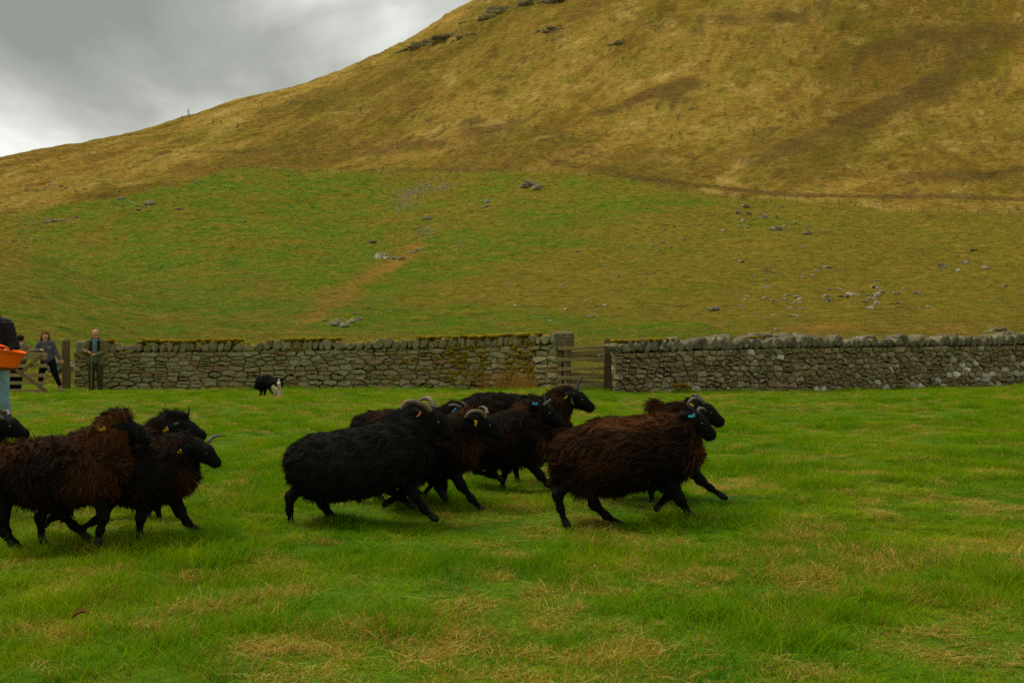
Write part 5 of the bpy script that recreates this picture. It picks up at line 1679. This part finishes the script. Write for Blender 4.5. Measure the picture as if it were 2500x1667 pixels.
hand(pr, (.090, -.245, 1.070), (-1, -.12, .02), (-.2, -.6, -.7), -1, SK)
for sx_, hx in ((-1, -.075), (1, .125)):
    pr += [rcone((hx, .01, .90), (hx + sx_ * .02, -.02, .50), .115, .090, TR, .05), rcone((hx + sx_ * .02, -.02, .50), (hx + sx_ * .025, .01, .12), .090, .076, TR, .03),
           rcone((hx + sx_ * .025, .02, .07), (hx + sx_ * .05, -.14, .035), .055, .042, BT, .03)]
man = figure(loc, pr, [M_SKIN, M_HAIR_G, M_TEAL, M_OLIVE, M_NAVY, M_TROUS, M_BOOT], 'grey haired person in olive jacket leaning on a stick before the wall end')
face_parts(man, H_, (0.03, -1, -.03))
v, f = tube([(.005, -.285, 0), (-.003, -.287, .4), (.004, -.285, .8), (0, -.287, 1.10), (.0, -.287, 1.17)], [.014, .016, .017, .018, .022], 8)
o = mesh_obj('walking_stick', v, f, M_STICK)
o.location = loc
tag(o, 'pale wooden stick upright in the hands of the grey haired person', 'stick')

# woman in the grey jacket leaning on the gate
Yw = 31.75
loc = px(118, 957, Yw); loc[2] = float(gz(loc[0], Yw)) - .01
pr = []
H_ = (-.080, -.03, 1.530)
SK, HA, JK, TR, BT = range(5)
face_prims(pr, H_, (.12, -1, -.12), SK, .97)
pr += [ell((-.088, .010, 1.590), (.098, .110, .095), HA, .012), rcone((-.165, -.03, 1.55), (-.185, -.02, 1.40), .040, .034, HA, .02), rcone((-.005, -.01, 1.56), (.018, .0, 1.42), .035, .030, HA, .02), rcone((-.13, -.085, 1.60), (-.05, -.085, 1.605), .028, .024, HA, .02)]
pr += [rcone((-.08, -.005, 1.45), (-.08, 0, 1.37), .048, .058, SK, .03), rcone((-.15, .02, 1.385), (0, .02, 1.385), .05, .05, JK, .04)]
pr += [rcone((-.215, .0, 1.33), (.075, .0, 1.345), .085, .085, JK, .05), ell((-.055, 0, 1.16), (.195, .135, .24), JK, .06), ell((-.01, .0, .93), (.19, .14, .19), JK, .06)]
pr += [rcone((-.25, 0, 1.32), (-.355, -.03, 1.12), .070, .060, JK, .04), rcone((-.355, -.03, 1.12), (-.165, -.20, 1.145), .060, .048, JK, .03)]
pr += [rcone((.105, 0, 1.34), (.215, -.01, 1.09), .072, .058, JK, .04), rcone((.215, -.01, 1.09), (.355, -.05, .905), .056, .044, JK, .03)]
hand(pr, (-.155, -.21, 1.150), (1, -.2, .05), (.1, -.2, -1), 1, SK, .5)
hand(pr, (.358, -.055, .900), (.6, -.1, -.8), (.3, -.9, -.1), 1, SK, .6)
pr += [rcone((-.10, .02, .84), (-.20, .0, .47), .115, .080, TR, .05), rcone((-.20, .0, .47), (-.235, .02, .13), .078, .058, TR, .03), rcone((-.235, .03, .12), (-.235, .02, .06), .058, .055, BT, .02), rcone((-.235, .01, .05), (-.245, -.13, .035), .05, .04, BT, .03)]
pr += [rcone((.085, .0, .84), (.215, -.05, .48), .115, .080, TR, .05), rcone((.215, -.05, .48), (.340, -.03, .17), .078, .054, TR, .03), rcone((.345, -.03, .15), (.365, -.03, .06), .056, .052, BT, .02), rcone((.37, -.04, .05), (.42, -.16, .035), .048, .04, BT, .03)]
wo = figure(loc, pr, [M_SKIN, M_HAIR_B, M_GREYJ, M_BLACKT, M_TANBOOT], 'brown haired person in grey jacket and black leggings leaning on the open gate')
face_parts(wo, H_, (.12, -1, -.12), .97)
v, f = box((.075, -.128, 1.235), (.075, .012, .035), None, .006)
mesh_obj('badge', v, f, M_LOGO, wo)

# person with the tan fleece, seen from behind
Yb = 31.9
loc = px(48, 957, Yb); loc[2] = float(gz(loc[0], Yb)) - .01
pr = []
H_ = (.030, .03, 1.47)
SK, HA, JK, TR, BT = range(5)
face_prims(pr, H_, (.45, .9, -.1), SK, .95)
pr += [ell((.022, .0, 1.52), (.098, .10, .098), HA, .015), ell((.075, -.06, 1.545), (.045, .045, .045), HA, .03)]
pr += [rcone((.03, .01, 1.39), (.05, .02, 1.31), .045, .06, SK, .03), rcone((-.09, .03, 1.28), (.20, .03, 1.26), .09, .09, JK, .05), ell((.05, .02, 1.08), (.195, .14, .25), JK, .06), ell((-.01, .02, .90), (.18, .14, .15), JK, .05)]
pr += [rcone((.23, .03, 1.24), (.350, -.02, 1.135), .080, .065, JK, .04), rcone((.350, -.02, 1.135), (.215, -.15, 1.110), .062, .048, JK, .03), rcone((-.13, .03, 1.26), (-.22, .05, 1.02), .078, .06, JK, .04), rcone((-.22, .05, 1.02), (-.10, -.12, 1.05), .06, .045, JK, .03)]
hand(pr, (.205, -.16, 1.112), (-1, -.2, .05), (-.1, -.2, -1), -1, SK, .5)
hand(pr, (-.095, -.125, 1.052), (1, -.2, .05), (.1, -.2, -1), 1, SK, .5)
for sx_ in (-1, 1):
    x0_ = -.11 + sx_ * .075
    pr += [rcone((x0_ + .05, .02, .82), (x0_, .02, .46), .125, .10, TR, .05), rcone((x0_, .02, .46), (x0_ - .02, .02, .10), .10, .085, TR, .03), rcone((x0_ - .02, 0, .06), (x0_ + .02, -.12, .035), .055, .042, BT, .03)]
figure(loc, pr, [M_SKIN, M_HAIR_D, M_FLEECE_TAN, M_BLACKT, M_BOOT], 'dark haired person in tan fleece and black trousers bending over the gate bars')

# person with the tub at the left edge
Yt = ground_Y(-12, 1073)
loc = px(-12, 1073, Yt)
pr = []
H_ = (-.105, -.02, 1.80)
SK, HA, JK, TR, BT = range(5)
face_prims(pr, H_, (.1, -1, 0), SK, 1.0)
pr += [ell((-.105, .02, 1.84), (.086, .095, .085), HA, .015), rcone((-.10, 0, 1.72), (-.09, 0, 1.60), .060, .07, SK, .03), rcone((-.15, 0, 1.635), (-.03, 0, 1.640), .070, .070, JK, .05)]
pr += [rcone((-.06, 0, 1.590), (.125, 0, 1.500), .078, .085, JK, .06), rcone((-.10, 0, 1.585), (-.25, 0, 1.52), .085, .095, JK, .06), ell((-.06, -.01, 1.28), (.215, .16, .34), JK, .03), ell((-.05, -.01, 1.08), (.205, .155, .22), JK, .05)]
pr += [rcone((.160, .0, 1.485), (.232, .02, 1.22), .086, .074, JK, .03), rcone((.232, .02, 1.22), (.215, -.14, 1.165), .072, .056, JK, .02), rcone((-.29, .0, 1.52), (-.36, .02, 1.24), .095, .078, JK, .05), rcone((-.36, .02, 1.24), (-.26, -.16, 1.12), .074, .058, JK, .03)]
hand(pr, (.218, -.165, 1.160), (.1, -1, -.25), (0, -.3, -1), 1, SK, .9)
hand(pr, (-.255, -.175, 1.115), (.3, -1, -.1), (.3, -.3, -1), -1, SK, .9)
pr += [rcone((.060, .0, .95), (.105, -.03, .50), .125, .088, TR, .05), rcone((.105, -.03, .50), (.128, .0, .42), .088, .080, TR, .03), rcone((.122, .0, .45), (.122, .01, .10), .075, .066, BT, .015), rcone((.122, .0, .06), (.15, -.17, .045), .062, .05, BT, .03)]
pr += [rcone((-.15, .0, .95), (-.18, .08, .50), .125, .088, TR, .05), rcone((-.18, .08, .50), (-.18, .14, .42), .088, .080, TR, .03), rcone((-.18, .13, .44), (-.18, .18, .10), .075, .066, BT, .015), rcone((-.18, .18, .06), (-.17, .03, .045), .062, .05, BT, .03)]
tm = figure(loc, pr, [M_SKIN, M_HAIR_D, M_PUFF, M_JEANS, M_WELLY], 'person in black quilted jacket and pale jeans carrying a tub at the left edge', .0125, quilt=2)
face_parts(tm, H_, (.1, -1, 0))
for (a_, b_) in (((.055, -.135, 1.605), (.105, -.118, 1.61)), ((.055, -.155, 1.475), (.085, -.152, 1.488))):
    v, f = beam(a_, b_, .008, .010); mesh_obj('jacket_trim', v, f, M_HORN_GREY, tm)
# orange tub
tub = empty('rubber_tub', tuple(loc + np.array([.20, -.33, .925])))
tilt = Matrix.Rotation(math.radians(5), 3, 'Y')
n = 40


def tub_ring(t, inset, wob=0.0):
    rx_, ry_ = .205 + .098 * t - inset, .160 + .07 * t - inset
    q = []
    for k in range(n):
        a = 2 * math.pi * k / n
        z = .262 * t + wob * math.cos(2 * a) * .5 - .035 * t * max(0, math.cos(a)) ** 3
        q.append(np.array(tilt @ Vector((rx_ * math.cos(a), ry_ * math.sin(a), z))))
    return q


V = []; Fc = []
rings = [(.16, 0, 0), (.4, 0, .0), (.7, 0, .01), (.96, 0, .012), (1.0, -.012, .012), (1.02, -.004, .012), (1.0, .008, .012), (.6, .010, .01), (.10, .012, 0)]
for r in rings: V += tub_ring(*r)
for i in range(len(rings) - 1):
    for k in range(n):
        Fc.append((i * n + k, i * n + (k + 1) % n, i * n + n + (k + 1) % n, i * n + n + k))
Fc.append(tuple((len(rings) - 1) * n + k for k in range(n)))
bucket = mesh_obj('bucket', V, Fc, M_TUB, tub, True)
V = tub_ring(0, .012) + tub_ring(.03, .002) + tub_ring(.165, -.002); Fc = [tuple(range(n - 1, -1, -1))]
for i in range(2):
    for k in range(n): Fc.append((i * n + k, i * n + (k + 1) % n, i * n + n + (k + 1) % n, i * n + n + k))
mesh_obj('base', V, Fc, M_TUBD, tub, True)
for (x0_, x1_, sy) in ((.03, .20, -1), (-.20, -.03, 1)):
    y_ = lambda x: sy * .225 * math.sqrt(max(0, 1 - (x / .315) ** 2))
    P3 = [(x0_, y_(x0_), .245), (x0_ + .03, y_(x0_ + .03), .290), ((x0_ + x1_) / 2, y_((x0_ + x1_) / 2), .308), (x1_ - .03, y_(x1_ - .03), .285), (x1_, y_(x1_), .230)]
    v, f = tube(spline([np.array(tilt @ Vector(q)) for q in P3], 16), [.013] * 16, 8)
    mesh_obj('handle', v, f, M_TUB, bucket, True)
tag(tub, 'bright orange flexible tub with muddy base held at the left edge', 'tub')

# sheepdog
Yd = ground_Y(655, 967); scd = F / Yd
loc = px(655, 967, Yd) + np.array([0, 0, .03])


def dl(q, y): return np.array([(q[0] - 655) / scd, y, (967 - q[1]) / scd])


BK, WH = 0, 1
dp = [rcone(dl((632, 936), .20), dl((650, 932), .05), .125, .125, BK, .06), rcone(dl((650, 932), .05), dl((668, 939), -.10), .125, .120, BK, .06), rcone(dl((667, 942), -.08), dl((670, 957), -.10), .115, .060, BK, .05), rcone(dl((677, 948), -.19), dl((684, 953), -.25), .075, .058, WH, .03),
      rcone(dl((668, 936), -.12), dl((686, 934), -.25), .095, .075, BK, .05), ell(dl((687.5, 934), -.28), (.092, .088, .086), BK, .03), rcone(dl((681, 941), -.27), dl((683, 946), -.26), .045, .03, BK, .03), rcone(dl((694, 940), -.27), dl((693, 946), -.26), .040, .025, BK, .03), rcone(dl((688, 935), -.33), dl((688, 941), -.42), .040, .030, WH, .02),
      rcone(dl((687.6, 928), -.345), dl((687.8, 936), -.365), .012, .014, WH, .01), rcone(dl((688, 945), -.30), dl((688.5, 948), -.38), .032, .020, WH, .02)]
for q0, q1 in (((682, 928), (678, 922.5)), ((693.5, 928), (700, 926))):
    dp.append(rcone(dl(q0, -.26), dl(q1, -.25), .036, .012, BK, .02))
dp += [rcone(dl((636, 945), .16), dl((634, 954), .20), .065, .036, BK, .04), rcone(dl((634, 954), .20), dl((634, 965), .17), .030, .024, BK, .02), rcone(dl((644, 945), .05), dl((645, 955), .09), .065, .036, BK, .04), rcone(dl((645, 955), .09), dl((645, 966), .06), .030, .024, BK, .02)]
dp += [rcone(dl((676, 950), -.16), dl((677, 959), -.17), .042, .030, WH, .03), rcone(dl((677, 959), -.17), dl((678, 969), -.17), .028, .024, WH, .02), rcone(dl((682, 950), -.20), dl((687, 960), -.26), .045, .028, WH, .03), rcone(dl((687, 960), -.26), dl((691.5, 970), -.32), .027, .024, WH, .02)]
dp += [rcone(dl((628, 938), .24), dl((620, 946), .33), .045, .055, BK, .04), rcone(dl((620, 946), .33), dl((624, 952), .36), .05, .03, BK, .03), rcone(dl((622, 941), .30), dl((621.5, 935), .30), .02, .010, WH, .02)]
V, Q, vt = sdf_mesh(dp, .0125)
V = smooth_mesh(V, Q, 1); Nn = vnormals(V, Q)
M_DOGB = fleece_mat('dog_black_fur', (.012, .012, .013), (.06, .04, .03), .1)
M_DOGW = fleece_mat('dog_white_fur', (.62, .53, .34), (.5, .42, .26), 1.0)
dog = empty('dog', tuple(loc))
z0 = np.zeros(len(V))
mesh_obj('body', V, Q, [M_DOGB, M_DOGW], dog, True, (vt[Q] == 1).sum(1) >= 2, {'rust': z0, 'rnd': z0 + .4})
rg = np.random.default_rng(3)
for tg_, m_, ns_ in ((0, M_DOGB, 3500), (1, M_DOGW, 1500)):
    k = vt == tg_
    k &= ~((V[:, 1] < -.22) & (V[:, 2] > .12))
    W, T, r_, n_ = strands(V[k], Nn[k], z0[k], rg, ns_, .055, .008, (-.6, .3, -.6), .4, .5, .03, 1.0)
    o = mesh_obj('fur', W, T, m_, dog, False, None, {'rust': r_, 'rnd': n_}); o['kind'] = 'stuff'
for sd_ in (-1, 1):
    v, f = rock_mesh(4, 1.0, 8, 6)
    mesh_obj('eye', v * .011 + dl((687.6 + sd_ * 3.4, 933), -.352), f, M_EYE, dog, True)
v, f = rock_mesh(4, .8, 8, 6)
mesh_obj('nose', v * .020 + dl((688, 939.5), -.446), f, M_BLACKT, dog, True)
v, f = tube(spline([dl((688.3, 944), -.38), dl((688.8, 947), -.43), dl((689.3, 952), -.425)], 8), [.012, .017, .019, .020, .020, .019, .016, .008], 8)
mesh_obj('tongue', v, f, simple_mat('tongue', (.62, .17, .13), (.5, .13, .10), 9, .5), dog, True)
tag(dog, 'black and white sheepdog trotting in front of the mossy wall, tongue out', 'dog')
